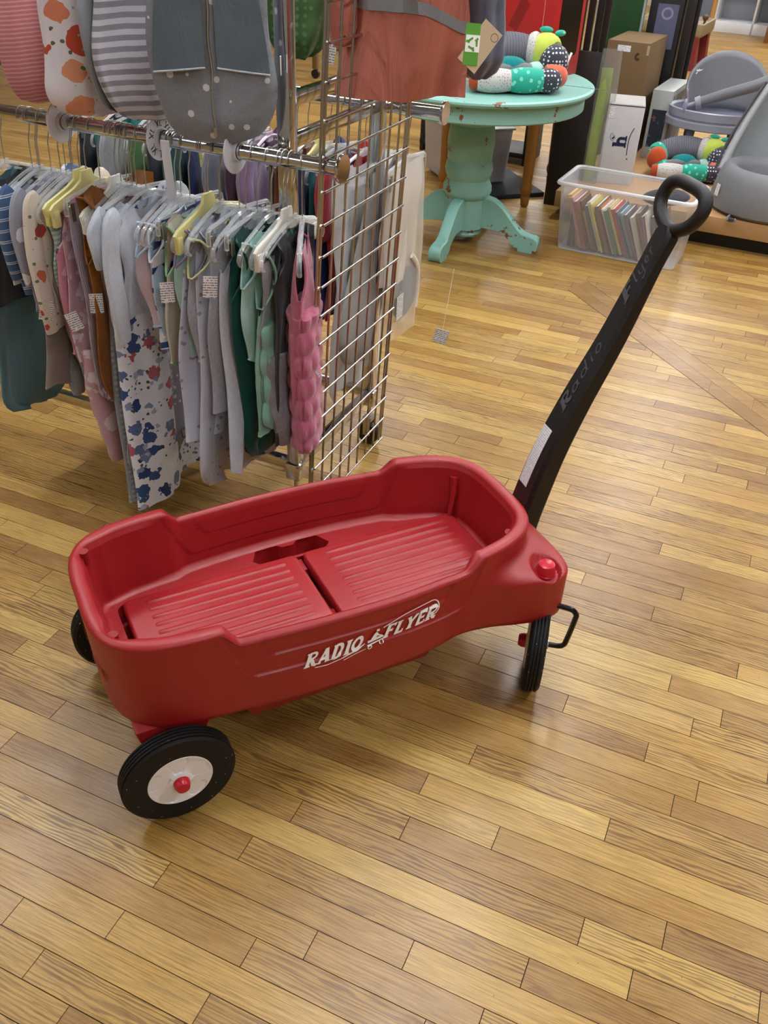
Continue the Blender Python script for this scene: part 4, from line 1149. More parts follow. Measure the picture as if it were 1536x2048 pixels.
# clear bag with a folded polka dot set
bag = empty('clothes_bag', rk(.115, .615, ZBAR), RA+PI/2)
tag(bag, 'clear plastic bag with a polka dot baby set on the rear rail end', 'clothes bag')
h_ = hang('clip', .115, .615, ZBAR, 'rear rail end'); h_['label'] = 'clear plastic clip hanger holding the clear bag at the rear rail end'
V, F, *_ = garment_mesh(82, .125, .13, .50, arm=.03, gap=0, nf=.9, nd=.0, slope=.0, th=.022, fold=.006)
obj('clear_sleeve', [v+Vector((0, 0, -.135)) for v in V], F, m_clear('clear_bag_film', '#e9e7e2', .16, .15), bag)
V, F, *_ = garment_mesh(83, .118, .122, .32, arm=.03, gap=0, nf=.9, nd=0, slope=0, th=.010, fold=.012)
obj('white_cloth', [v+Vector((0, 0, -.14)) for v in V], F, C('sheer_white_cloth', '#d3cec6'), bag)
b = MB(); b.ball((.03, 0, -.50), (.10, .018, .10), 20, 12); b.build('folded_set', m_dots('blue_polka_cloth', '#4a6b83', '#c9d5dc', 60, .16, .2, (1, 1, 1)), bag)
b = MB(); b.tube(smooth_path([(.02, -.022, -.40), (.07, -.022, -.45), (.085, -.02, -.52), (.075, -.02, -.58)], 5), .010, 8, flat=.5); b.build('fleece_edge', C('cream_fleece', '#d6cfc2'), bag)
b = MB(); b.box((-.06, -.026, -.53), (.045, .001, .075)); b.build('price_tag', M_tagp, bag, False)
# stray price tag and white hem at the far side of the grid
o = MB().box((0, 0, 0), (.042, .001, .045)).build('swing_tag', M_tagp, None, False); o.location = rk(-.03, .60, .40); o.rotation_euler = (0, R(12), R(-5)); 
tag(o, 'small printed swing tag dangling beyond the wire grid', 'swing tag')
MB().tube([Vector((0, 0, .02)), Vector((-.02, .03, .20))], .0006, 4).build('string', M_white, o)

# raincoat and quilted jacket face out on the panel, green plush behind the post
def face_out(name, lab, mat, loc, rz, cat='jacket', **kw):
    t = empty(name, loc, rz)
    sl, tr = kw.pop('sleeve', None), kw.pop('trim', None)
    V, F, e1, e2, bot, neck = garment_mesh(kw.pop('sd'), **kw)
    obj('cloth', V, F, mat, t)
    return tag(t, lab, cat), V
arm = MB(); arm.tube([rk(.04, .2, 1.60), rk(-.35, .2, 1.56)], .008, 10); arm.tube([rk(-.35, .2, 1.56), rk(-.352, .2, 1.585)], .008, 10)
a_ = arm.build('waterfall_bracket', M_chrome, None); tag(a_, 'chrome display arm hooked on top of the wire grid', 'display arm')
PT = Vector((.0, 2.06, 1.575))
coat, bot = face_out('rain_jacket', 'salmon pink child rain jacket with grey reflective band', mat_salmon, PT, R(4), ws=.112, wb=.142, L=.445, arm=.09, gap=0, th=.035, fold=.03, bottom='flat', sd=94, nf=.3, slope=.03)
P = [(-.10, -.005, -.03), (-.125, -.0, -.13), (-.133, .0, -.25), (-.130, .0, -.325), (-.128, .0, -.335), (-.127, .0, -.35)]
MB().tube(smooth_path(P, 5), [.036]*5+[.034]*5+[.032]*5+[.028]*5+[.022]*5+[.024], 14, flat=.7, upv=(1, 0, 0)).build('sleeve', mat_salmon, coat)
MB().tube(smooth_path([(.10, .01, -.03), (.115, .02, -.13), (.118, .02, -.22)], 5), .03, 14, flat=.7, upv=(1, 0, 0)).build('sleeve', mat_salmon, coat)
# the band follows the cloth of the front panel
na_, nv_ = 18, 30; n1_ = (nv_+1)*(na_+1)
def on_coat(i, z):
    for j in range(nv_):
        a, c = bot[n1_+j*(na_+1)+i], bot[n1_+(j+1)*(na_+1)+i]
        if a.z >= z >= c.z: return a.lerp(c, (a.z-z)/max(1e-6, a.z-c.z))+Vector((0, -.003, 0))
    return bot[n1_+nv_*(na_+1)+i]
rows = []
for i in range(na_+1):
    dz_ = -.045*sst(.55, 1, i/na_)
    rows.append([on_coat(i, -.258+dz_), on_coat(i, -.281+dz_)])
b = MB(); b.loft(rows, closed=False, cap0=False, cap1=False)
b.build('reflective_band', mat_reflect, coat)
jk, _ = face_out('quilted_jacket', 'slate grey quilted jacket behind the salmon rain jacket', mat_slate, Vector((.165, 2.16, 1.565)), R(20), ws=.05, wb=.047, L=.41, arm=.05, gap=0, th=.045, fold=.006, puff=.004, bottom='round', rnd=.05, sd=95)
# hang tag with the recycling mark
M_kraft = m_plain('kraft_card', '#cbb595', .8, amt=.08); M_greenp = m_plain('green_print', '#5ba337', .6, amt=0)
tg = MB().box((0, 0, 0), (.046, .0012, .088)).build('swing_tag', M_kraft, None, False)
tg.location = (.148, 1.965, 1.247); tg.rotation_euler = (R(-12), R(38), R(6)); tag(tg, 'kraft card swing tag with green recycling badge beside the rain jacket', 'swing tag')
g = MB().box((-.016, -.0012, -.008), (.030, .0008, .074), Matrix.Rotation(R(-35), 3, 'Y')).build('green_badge', M_greenp, tg, False)
MB().box((-.016, -.0018, -.006), (.029, .0006, .030), Matrix.Rotation(R(-35), 3, 'Y')).build('badge_panel', M_white, g, False)
V, F = [], []
for k in range(3):
    a = R(90+120*k-35)
    for pl in ([(math.cos(a+R(-50))*.010, math.sin(a+R(-50))*.010), (math.cos(a+R(20))*.0105, math.sin(a+R(20))*.0105)], [(math.cos(a+R(22))*.0065, math.sin(a+R(22))*.0065), (math.cos(a+R(22))*.0145, math.sin(a+R(22))*.0145)]):
        vs, fs = strip(pl, .004); kk = len(V); V += [Vector((p.x-.016, -.0023, p.y-.006)) for p in vs]; F += [tuple(reversed([i+kk for i in f])) for f in fs]
obj('recycling_mark', V, F, M_greenp, g, False)
V2, F2 = strip(arc(.013, .03, .0075, .0075, 0, 360, 18), .0009)
obj('round_stamp', [Vector((p.x, -.0009, p.y)) for p in V2], [tuple(reversed(f)) for f in F2], M_ink, tg, False)
pl, _ = face_out('plush_blanket', 'green dotted plush blanket hanging behind the rack post', mat_fernm, rk(.262, .30, 1.58), RA+R(38), 'blanket', ws=.085, wb=.085, L=.42, arm=.04, gap=0, th=.03, fold=.02, puff=.004, bottom='round', rnd=.16, sd=96)
o = MB().box((0, 0, 0), (.03, .001, .05)).build('swing_tag', M_tagp, None, False); o.location = rk(.205, .33, 1.175); o.rotation_euler = (0, R(10), RA+R(30)); tag(o, 'white swing tag under the green plush blanket', 'swing tag')
# ================================================================== mint pedestal table and what stands on it
def m_mint():
    N = NT('chipped_mint_paint', .38, 0, .5)
    n1 = N.noise(7, detail=6, rough=.75); n2 = N.noise(40, detail=3)
    chip = N.math('GREATER_THAN', N.math('ADD', n1, N.math('MULTIPLY', n2, .12)), .665)
    N.col(N.mix(chip, vary(N, lin('#84b8ae'), .06, 6), lin('#7a4a28'))); N.bump(N.math('SUBTRACT', 1, chip), .3, .001); return N.m
M_mint = m_mint()
TC = Vector((.339, 4.505, 0))
tbl = empty('pedestal_table', TC, R(0)); tag(tbl, 'round mint green pedestal table with chipped paint and curved feet', 'table')
MB().lathe([(.05, .728), (.525, .728), (.537, .734), (.542, .742), (.540, .750), (.530, .756), (.05, .756)], 72).build('table_top', M_mint, tbl, True, 30)
MB().lathe([(.46, .728), (.505, .728), (.505, .662), (.498, .656), (.46, .656)], 64, cap=False).build('apron', M_mint, tbl, True, 30)
MB().box((.16, .02, .7565), (.004, .9, .0012), Matrix.Rotation(R(66), 3, 'Z')).build('leaf_seam', m_plain('seam_shadow_line', '#4d6a64', .8), tbl, False)
prof = [(.10, .70), (.118, .69), (.118, .655), (.105, .645), (.10, .62), (.108, .595), (.106, .57), (.101, .56), (.107, .545), (.114, .50), (.115, .47), (.109, .425), (.110, .405), (.106, .395), (.113, .38), (.118, .355), (.112, .33), (.104, .31), (.11, .295), (.12, .275), (.122, .25), (.112, .23), (.10, .22), (.10, .075), (.085, .065), (.092, .05), (.088, .04), (.02, .038)]
MB().lathe(prof, 48).build('column', M_mint, tbl, True, 40)
# four scrolled feet
top_e = [(.09, .235), (.15, .225), (.20, .195), (.25, .145), (.29, .105), (.325, .085), (.36, .083), (.392, .070), (.402, .045), (.392, .012), (.375, 0)]
bot_e = [(.09, .085), (.14, .082), (.18, .082), (.22, .068), (.255, .04), (.28, .018), (.30, .016), (.304, 0), (.32, 0), (.345, 0), (.375, 0)]
for a in (-23, 67, 157, 247):
    T = [crom([(x, z, 0) for x, z in top_e], t*.5) for t in range(20)]+[Vector((top_e[-1][0], top_e[-1][1], 0))]
    Bt = [crom([(x, z, 0) for x, z in bot_e], t*.5) for t in range(20)]+[Vector((bot_e[-1][0], bot_e[-1][1], 0))]
    rows = []
    c, s_ = math.cos(R(a)), math.sin(R(a))
    for p, q in zip(T, Bt):
        w = .030 if p.x > .3 else .027
        def W(x, y, z): return Vector((x*c-y*s_, x*s_+y*c, z))
        rows.append([W(p.x, -w+.006, p.y), W(p.x, w-.006, p.y), W(p.x*.997+q.x*.003, w, p.y-.006 if p.y > q.y+.012 else (p.y+q.y)/2), W(q.x, w, q.y), W(q.x, -w, q.y), W(p.x, -w, p.y-.006 if p.y > q.y+.012 else (p.y+q.y)/2)])
    MB().loft(rows).build('foot', M_mint, tbl, True, 40)

# red boxed toy set standing on the table
M_redbox = m_plain('red_printed_board', '#b3201f', .4, amt=.05); M_reddark = m_plain('deep_red_board', '#8c1618', .4, amt=.05)
rb = empty('toy_box', (.665, 4.515, .757), R(52)); tag(rb, 'large red boxed toy with black window standing on the mint table', 'toy box')
bx('carton', (.135, .26, .26), (.27, .52, .52), M_redbox, rb, .004)
# window on the end face (local -y), printed ribbon and bow on the long face (local -x)
MB().prism([(x, z) for x, z in [(p.x, p.y) for p in rrect(.045, .235, .085, .50, .02)]], .0, .0022, Matrix(((1, 0, 0, 0), (0, 0, -1, 0), (0, 1, 0, 0), (0, 0, 0, 1)))).build('window_panel', m_plain('black_window_film', '#0d0b0a', .15, amt=.05), rb, False)
def on_long(pts, w, mat, nm):
    vs, fs = strip(pts, w); obj(nm, [Vector((-.0012, p.x, p.y)) for p in vs], fs, mat, rb, False)
M_cream = m_plain('cream_print', '#d8bd92', .6, amt=0); M_pinkline = m_plain('pale_red_line', '#df8c80', .6, amt=0)
on_long([(.06, .02), (.06, .5)], .003, M_pinkline, 'printed_line')
on_long([(.22, .19), (.16, .31)], .05, M_reddark, 'printed_ribbon')
on_long(arc(.20, .47, .06, .07, 180, 360, 14), .004, M_pinkline, 'printed_ribbon_edge')
obj('printed_bow', [Vector((-.0016, y, z)) for y, z in ((.19, .33), (.14, .345), (.10, .40), (.13, .40), (.155, .43), (.16, .375))], [(0, 1, 5), (1, 2, 3), (1, 3, 5), (3, 4, 5)], M_cream, rb, False)

# plush tummy time pillows
mat_greyrib = m_rib('grey_ribbed_plush', '#75757f', .012, .9); mat_tealleaf = m_dots('teal_leaf_plush', '#2fa791', '#7fd6bf', 40, .3, ragged=.3); mat_navydot = m_dots('navy_dotted_plush', '#3d3f4a', '#d9dbe0', 70, .32, .15, (1, 1, 1))
mat_greydot = m_dots('grey_fleck_plush', '#c2c0bd', '#8a8782', 95, .25, .5, (1, 1, 1)); mat_lime = C('lime_yellow_plush', '#bfcf5a'); mat_coral = C('coral_plush', '#cf6a50'); mat_tealp = C('deep_teal_plush', '#0d7d7f'); mat_orange = C('burnt_orange_plush', '#b04a24'); mat_felt = C('dark_grey_felt', '#565659', heather=.2)
def plush(loc, rz, label, sc=1.0):
    t = empty('plush_pillow', loc, rz); t.scale = (sc, sc, sc); tag(t, label, 'plush toy', 'patchwork plush tummy time pillows')
    def seg(nm, P, r, m, n=14): MB().tube(smooth_path(P, 4), [k for k in r], n).build(nm, m, t)
    def roll(nm, P, r, m):
        pp = smooth_path(P, 5); n = len(pp); MB().tube(pp, [r*(.78+.22*math.sin(PI*min(1, max(0, i/(n-1))))) for i in range(n)], 16).build(nm, m, t)
    MB().ball((0.02, .0, .022), (.19, .11, .022), 24, 8).build('base_mat', mat_felt, t)
    roll('back_roll', [(-.13, .075, .11), (-.06, .10, .125), (.02, .105, .13), (.09, .09, .13)], .068, mat_greyrib)
    roll('leaf_patch', [(-.175, .045, .095), (-.15, .065, .10), (-.12, .08, .115)], .064, mat_tealleaf)
    MB().ball((-.165, -.005, .095), (.055, .05, .06), 16, 10).build('orange_patch', mat_orange, t)
    roll('fleck_collar', [(.075, .095, .13), (.10, .085, .13), (.12, .075, .13)], .072, mat_greydot)
    roll('lime_cap', [(.105, .08, .135), (.14, .06, .13), (.165, .035, .12)], .074, mat_lime)
    MB().ball((.165, .005, .105), (.062, .062, .064), 20, 14).build('dotted_head', mat_navydot, t)
    for s in (-1, 1): MB().ball((.165+.03*s, .065, .205-.006*s), (.028, .012, .012), 12, 8, Matrix.Rotation(R(25*s), 3, 'Z')).build('leaf_ear', mat_tealleaf, t)
    MB().box((.215, -.03, .12), (.006, .012, .05), Matrix.Rotation(R(20), 3, 'Y')).build('ribbon_tab', M_white, t, True, 35, .001)
    MB().ball((-.01, .02, .075), (.075, .045, .045), 16, 10).build('teal_middle', mat_tealp, t)
    roll('inner_band', [(-.12, -.02, .07), (-.04, -.005, .075), (.06, .0, .075), (.11, -.01, .06)], .024, mat_felt)
    roll('mint_patch', [(.07, .01, .07), (.10, -.0, .07), (.12, -.02, .065)], .035, mat_lmint)
    roll('red_patch', [(-.185, -.06, .04), (-.165, -.068, .042), (-.14, -.07, .043)], .036, mat_orange)
    MB().ball((-.15, -.035, .075), (.045, .02, .03), 12, 8).build('leaf_flap', mat_tealleaf, t)
    roll('fleck_roll', [(-.16, -.075, .044), (-.10, -.082, .046), (-.02, -.085, .048)], .046, mat_greydot)
    roll('leaf_roll', [(-.035, -.085, .048), (.03, -.086, .049), (.105, -.08, .048)], .048, mat_tealleaf)
    roll('dotted_roll', [(.09, -.082, .048), (.13, -.078, .048), (.165, -.066, .046)], .046, mat_navydot)
    roll('coral_patch', [(.12, -.05, .062), (.16, -.045, .06), (.195, -.03, .052)], .046, mat_coral)
    return t
plush((.475, 4.265, .757), R(8), 'patchwork plush pillow toy lying on the mint table', 1.08)

# ================================================================== low platform and goods
M_birch = m_plain('birch_ply_edge', '#ab8558', .6, amt=.12); M_darkbase = m_plain('black_platform_base', '#121110', .6)
pf = empty('display_platform', (.845, 4.885, 0), R(-24.2)); tag(pf, 'low wooden display platform on a black base', 'platform')
bx('deck_board', (1.1, .75, .118), (2.2, 1.5, .084), M_birch, pf, .004)
bx('base_box', (1.12, .77, .038), (2.12, 1.42, .076), M_darkbase, pf, .003)
PZ = .161
# translucent tub of books
M_tub = m_clear('frosted_tub_plastic', '#cfd2d6', .26, .25)
tub = empty('storage_tub', (1.137, 4.435, 0), R(-25.4)); tag(tub, 'translucent plastic tub of picture books on the floor', 'storage tub')
rings = []
for hx, hy, z, r in ((.285, .145, .002, .03), (.294, .150, .006, .035), (.315, .170, .315, .035), (.318, .173, .322, .036)):
    rings.append([Vector((p.x, p.y, z)) for p in rrect(-hx, hx, -hy, hy, r, 6)])
b = MB(); b.loft(rings, cap0=True, cap1=False); b.build('walls', M_tub, tub, True, 40)
rings = []
for e, z in ((0, .318), (.014, .320), (.017, .327), (.014, .334), (.002, .336), (-.003, .330), (0, .318)):
    rings.append([Vector((p.x, p.y, z)) for p in rrect(-.318-e, .318+e, -.173-e, .173+e, .036, 6)])
b = MB(); b.loft(rings, cap0=False, cap1=False); b.build('rim', m_clear('frosted_tub_rim', '#dfe2e6', .45, .25), tub, True, 40)
for s in (-1, 1): bx('handle_lug', (s*.336, 0, .30), (.02, .11, .03), M_tub, tub, .004)
books = [('#2b2e38', .012, .20, 0), ('#3c3c46', .014, .19, -2), ('#d2a24a', .022, .255, -15), ('#b78a96', .016, .25, -16), ('#7d4a34', .02, .24, -17), ('#5a3c30', .014, .235, -18), ('#c9a25a', .010, .19, -18), ('#3d4250', .016, .225, -18), ('#d8d2c2', .018, .245, -19), ('#cfc05a', .010, .24, -19), ('#6a4a30', .022, .235, -19), ('#c8703a', .010, .23, -20), ('#e0ddd8', .012, .225, -20), ('#3f6a58', .014, .225, -20), ('#c7b878', .014, .24, -20), ('#b04038', .018, .235, -21), ('#4a5a72', .012, .225, -21), ('#7aa0b4', .014, .22, -21), ('#5c5468', .018, .22, -20), ('#b9b2a6', .016, .21, -18), ('#77604c', .02, .225, -18), ('#8a6a8a', .014, .215, -17), ('#d8d8d4', .012, .235, -15), ('#4c4a54', .018, .22, -14), ('#a88c70', .014, .225, -10)]
x = -.262
shade = {}
cn = ['charcoal', 'dark grey', 'golden yellow', 'dusty pink', 'rust brown', 'dark brown', 'ochre', 'slate', 'cream', 'lemon', 'brown', 'orange', 'white', 'dark green', 'straw', 'red', 'blue grey', 'sky blue', 'plum grey', 'stone', 'tan brown', 'mauve', 'pale', 'grey', 'beige']
for i, (c, th, h, an) in enumerate(books):
    a = R(an*1.25); x += th*1.28
    w = .20+.03*math.sin(i*2.1)
    bk = empty('picture_book', tub.matrix_basis @ Vector((x, .01*math.sin(i*1.3), .012)), R(-25.4)); bk.rotation_euler = (0, a, R(-25.4))
    mt = m_plain('book_cover_'+cn[i].replace(' ', '_'), c, .4, amt=.15)
    m2 = MB(); m2.box((0, -w/2+.0008, h/2), (th, .0016, h)); m2.box((-th/2+.0008, 0, h/2), (.0016, w, h)); m2.box((th/2-.0008, 0, h/2), (.0016, w, h)); m2.build('cover', mt, bk, False)
    MB().box((0, .001, h/2), (th-.0032, w-.004, h-.006)).build('pages', M_tagp if i % 5 == 0 else M_whitep, bk, False)
    tag(bk, '%s picture book in the tub, number %d from the left' % (cn[i], i+1), 'book', 'picture books in the tub')
o = MB().ball((0, 0, 0), (.115, .09, .016), 28, 8).build('round_cushion', C('black_quilted_pad', '#23262f'), None); o.location = tub.matrix_basis @ Vector((.16, .04, .285)); o.rotation_euler = (R(8), R(-6), 0); tag(o, 'dark round pad lying on the books in the tub', 'pad')

# white carton with the bird logo
M_card = m_plain('white_carton', '#c3c3c6', .6, amt=.03); M_navyink = m_plain('navy_ink', '#191c4a', .6, amt=0)
wb = empty('white_carton', (1.090, 5.068, PZ), R(-12)); tag(wb, 'tall white carton with a navy letter h and bird logo', 'carton')
bx('box', (.094, .13, .203), (.188, .26, .406), M_card, wb, .002)
bx('lid_flap', (.094, .13, .4072), (.186, .256, .0012), m_plain('grey_carton_top', '#a9a6a2', .7), wb, 0.0004)
M_b = m_plain('black_carton_edge', '#22201f', .7); bx('lid_edge', (.094, -.0006, .401), (.186, .0012, .004), M_b, wb, .0003)
def on_box(x, z): return Vector((x, -.0008, z))
V2, F2, W = lettering('h', .072, 0)
# the logo is printed turned a quarter
obj('letter_h', [on_box(.124-y, .192+x*.95) for x, y in V2], [tuple(reversed(f)) for f in F2], M_navyink, wb, False)
vs, fs = strip([(.152, .295), (.141, .268), (.135, .24), (.134, .21), (.135, .180), (.137, .155)], .0045); obj('smile_stroke', [on_box(p.x, p.y) for p in vs], fs, M_navyink, wb, False)
vs, fs = strip([(.142, .133), (.142, .140)], .007); obj('logo_dot', [on_box(p.x, p.y) for p in vs], fs, M_navyink, wb, False)
vs, fs = strip([(.055, .222), (.042, .226), (.034, .240), (.036, .256), (.046, .262), (.046, .254), (.058, .248), (.060, .236), (.052, .228)], .0022); obj('bird_outline', [on_box(p.x, p.y) for p in vs], fs, M_navyink, wb, False)
vs, fs = strip([(.046, .232), (.056, .244)], .008); obj('bird_wing', [on_box(p.x, p.y) for p in vs], fs, M_navyink, wb, False)
MB().box((.022, -.0006, .362), (.032, .0008, .055)).build('price_sticker', M_tagp, wb, False)
for k in range(9): MB().box((.1886, .02 if k % 2 else .03, .05+.038*k), (.0008, .012, .016)).build('side_print', M_navyink, wb, False)
# brown carton behind
cb = empty('brown_carton', (1.160, 5.715, PZ), R(-26)); tag(cb, 'brown cardboard carton with a barcode label standing behind the white one', 'carton')
M_kraftb = m_plain('brown_cardboard', '#6c5435', .8, amt=.08)
bx('box', (.122, .22, .31), (.244, .44, .62), M_kraftb, cb, .003)
MB().box((.10, -.0008, .583), (.075, .001, .032)).build('barcode_label', M_tagp, cb, False)
V2, F2 = strip(arc(.185, .548, .011, .014, 60, 330, 10), .013); obj('round_stamp', [Vector((p.x, -.0012, p.y)) for p in V2], F2, m_plain('brown_ink', '#3d2617', .8), cb, False)
MB().box((.238, -.0008, .585), (.014, .001, .05)).build('tape', m_plain('paper_tape', '#a59373', .5), cb, False)
# grey-white product box
gb = empty('product_box', (1.46, 5.66, PZ), R(-26)); tag(gb, 'narrow white product box with photo print beside the brown carton', 'product box')
bx('box', (.06, .22, .19), (.12, .44, .38), m_plain('pale_grey_board', '#9fa3a2', .5), gb, .002)
MB().box((.06, -.0008, .17), (.085, .001, .21)).build('photo_print', m_dots('dark_photo_print', '#2b3038', [(['#385a78', '#6f4a3a', '#9a9aa4'], 18, .4, .4)], stretch=(1, 1, 1)), gb, False)
MB().box((.1208, .22, .2), (.001, .38, .30)).build('side_print', m_dots('brown_photo_print', '#5c5048', [(['#7b6a5c', '#4a4440', '#94867a'], 9, .4, .4)], stretch=(1, 1, 1)), gb, False)
plush((1.618, 5.245, PZ), R(-6), 'patchwork plush pillow toy on the low platform behind the book tub', 1.02)
# lime roll in clear wrap
lr = empty('wrapped_roll', (1.045, 5.105, PZ), 0); tag(lr, 'lime green foam roll wrapped in clear plastic by the table', 'foam roll')
b = MB(); P = [(0, 0, 0), (.0, 0, .2), (.015, .02, .4), (.02, .05, .56)]
b.tube(smooth_path(P, 4), .034, 12, flat=.5, upv=(1, 0, 0)); b.build('foam', m_plain('lime_foam', '#8da03a', .6, amt=.15), lr)
V, F, *_ = garment_mesh(120, .05, .075, .66, arm=.02, gap=0, nf=.9, nd=0, slope=0, th=.04, fold=.02)
obj('clear_wrap', [v+Vector((.02, -.02, .66)) for v in V], F, m_clear('crinkled_film', '#aab0ac', .16, .2), lr)

# grey baby tub with ring seat
M_greyp = m_plain('grey_toy_plastic', '#6a6b72', .4, amt=.05); M_greyl = m_plain('pale_grey_plastic', '#8e90a0', .35, amt=.05); M_greyd = m_plain('dark_grey_plastic', '#37393f', .4, amt=.05)
ft = empty('baby_tub', (1.80, 5.50, PZ), R(-15)); tag(ft, 'grey oval baby tub with a ring seat and telescopic arm', 'baby tub')
def oval(rx, ry, z, n=40): return [Vector((rx*math.cos(2*PI*k/n), ry*math.sin(2*PI*k/n), z)) for k in range(n)]
b = MB(); b.loft([oval(.24, .19, .225), oval(.272, .215, .235), oval(.275, .218, .268), oval(.255, .20, .272), oval(.255, .2, .278), oval(.262, .207, .285), oval(.266, .21, .325), oval(.258, .202, .330), oval(.245, .19, .32), oval(.225, .175, .25)], cap0=True, cap1=True); b.build('tub_shell', M_greyl, ft, True, 35)
for x, y in ((.12, -.13), (-.12, -.13), (.12, .13), (-.12, .13)): MB().tube([(x, y, .235), (x*1.08, y*1.08, .02), (x*1.1, y*1.1, .0)], [.026, .02, .022], 12).build('leg', M_greyp, ft)
rows = []
for j in range(9):
    t = j/8; n = 18; row = []
    for k in range(n+1):
        a = lerp(-15, 195, k/n); r = lerp(.19, .215, t)
        hgt = (.10+.19*math.sin(R(max(0, min(180, a))))**.8)*t
        row.append(Vector((.03+r*math.cos(R(a))*1.05, .03+r*.75*math.sin(R(a))+.05*t, .30+hgt)))
    rows.append(row)
b = MB(); b.loft(rows, closed=False, cap0=False, cap1=False); sh = b.build('seat_shell', M_greyp, ft, True, 50)
md = sh.modifiers.new('thick', 'SOLIDIFY'); md.thickness = .014
V, F = [], []
for i in range(13):
    a = lerp(150, 85, i/12)
    for dz_ in (.0, .04): 
        r = .205; V.append(Vector((.03+r*1.05*math.cos(R(a))*.985, .03+r*.75*math.sin(R(a))*.975+.03, .455+dz_)))
    if i: F.append((2*i-2, 2*i, 2*i+1, 2*i-1))
obj('warning_label', V, F, m_label('grey_warning_print', '#2c2d31', 160), ft, False)
b = MB(); b.tube([(-.10, -.12, .37), (.02, -.125, .42), (.16, -.13, .475), (.24, -.13, .51)], [.026, .03, .03, .034], 16); b.build('arm', M_greyp, ft)
b = MB(); b.tube([(.24, -.13, .51), (.262, -.13, .519)], .037, 18); b.build('arm_cap', M_greyd, ft)
b = MB(); b.tube([(-.10, -.12, .37), (-.128, -.12, .36)], [.034, .03], 16); b.tube([(-.12, -.12, .362), (-.175, -.12, .34)], .012, 10); b.ball((-.18, -.12, .335), (.012, .04, .045), 12, 8); b.build('arm_knob', M_greyl, ft)
# grey floor seat at the edge of the platform
fs_ = empty('baby_floor_chair', (1.905, 4.675, PZ), R(-24)); tag(fs_, 'grey baby floor seat with padded ring and tall back', 'baby seat')
M_seat = m_plain('soft_grey_vinyl', '#74767b', .5, amt=.06); M_seatl = C('light_grey_padding', '#8a9093')
b = MB(); b.loft([oval(.255, .235, .0), oval(.285, .265, .02), oval(.29, .27, .07), oval(.272, .25, .16), oval(.255, .232, .205), oval(.235, .212, .222), oval(.205, .18, .215), oval(.185, .16, .18), oval(.175, .15, .09)], cap0=True, cap1=False); b.build('seat_shell', M_seat, fs_, True, 50)
b = MB(); b.ball((.02, .0, .10), (.165, .14, .03), 24, 10); b.build('seat_pad', M_seatl, fs_)
rows = []
for j in range(11):
    t = j/10; row = []
    for k in range(15):
        a = lerp(20, 160, k/14); r = lerp(.235, .20, t)
        row.append(Vector((r*1.12*math.cos(R(a)), .02+r*.8*math.sin(R(a))+.10*t, .17+.40*t*(.7+.3*math.sin(R(a))))))
    rows.append(row)
b = MB(); b.loft(rows, closed=False, cap0=False, cap1=False); sh = b.build('back_shell', M_seatl, fs_, True, 50); md = sh.modifiers.new('thick', 'SOLIDIFY'); md.thickness = .022
b = MB(); b.tube(smooth_path([(-.27, .02, .17), (-.24, .07, .30), (-.19, .13, .46), (-.14, .17, .56), (-.05, .2, .59)], 5), .019, 12, flat=.7); b.build('side_bar', m_plain('pale_grey_bar', '#a2a5aa', .4), fs_)
b = MB(); b.tube(smooth_path([(-.295, .0, .17), (-.27, .05, .30), (-.215, .11, .46), (-.17, .155, .57)], 5), .007, 8); b.build('dark_piping', M_greyd, fs_)
q = MB().box((0, 0, 0), (.032, .001, .058)).build('price_sticker', M_tagp, fs_, False); q.location = (-.247, -.142, .105); q.rotation_euler = (R(-4), 0, R(-52))
b = MB(); b.tube(smooth_path([(-.15, -.235, .012), (-.16, -.262, .006), (-.14, -.285, .004), (-.115, -.275, .008)], 4), .010, 8, flat=.4); b.build('strap', M_greyl, fs_)
bx('buckle', (-.135, -.283, .010), (.03, .022, .012), M_greyd, fs_, .003)
rows = strip([(-.02, .10), (.0, .12), (.02, .10), (.02, .12)], .004)

# ================================================================== things behind and beneath the table
M_walnut = m_plain('dark_walnut', '#171110', .5, amt=.2)
dk = empty('dark_headboard', (.83, 5.16, 0), R(-24)); tag(dk, 'tall dark brown slatted panel standing behind the mint table', 'wood panel')
bx('panel_body', (.10, .03, .40), (.20, .05, .80), M_walnut, dk, .004)
for x in (.015, .06, .105, .15, .188): bx('slat', (x, .03, 1.08), (.03, .03, .58), M_walnut, dk, .003)
bx('top_rail', (.10, .03, 1.385), (.20, .04, .05), M_walnut, dk, .004)
gr = empty('green_board', (1.17, 6.24, 0), R(-24)); tag(gr, 'green board leaning behind the brown carton', 'board')
bx('board', (.14, .02, .66), (.27, .02, 1.3), m_plain('dark_green_board', '#17401f', .35, amt=.2), gr, .003)
for x in (.0, .28): bx('edge_frame', (x, .02, .66), (.014, .03, 1.31), m_plain('grey_edge_strip', '#8d9a96', .4), gr, .002)
pb = empty('boxed_product', (1.47, 6.16, 0), R(-24)); tag(pb, 'black boxed product with a lavender label behind the cartons', 'product box')
bx('box', (.10, .1, .62), (.20, .2, 1.24), m_plain('black_glossy_board', '#141319', .4), pb, .002)
MB().box((.11, -.0008, .81), (.125, .001, .24)).build('lavender_label', m_plain('lavender_print', '#565872', .5, amt=.15), pb, False)
V2, F2 = strip(arc(.11, .88, .03, .028, 0, 360, 16), .012); obj('round_mark', [Vector((p.x, -.0016, p.y)) for p in V2], [tuple(reversed(f)) for f in F2], m_plain('pale_lavender_print', '#83859c', .5), pb, False)
mr = empty('dark_framed_mirror', (1.695, 6.07, 0), R(60)); tag(mr, 'tall black edged brown panel seen edge on beside the cartons', 'panel')
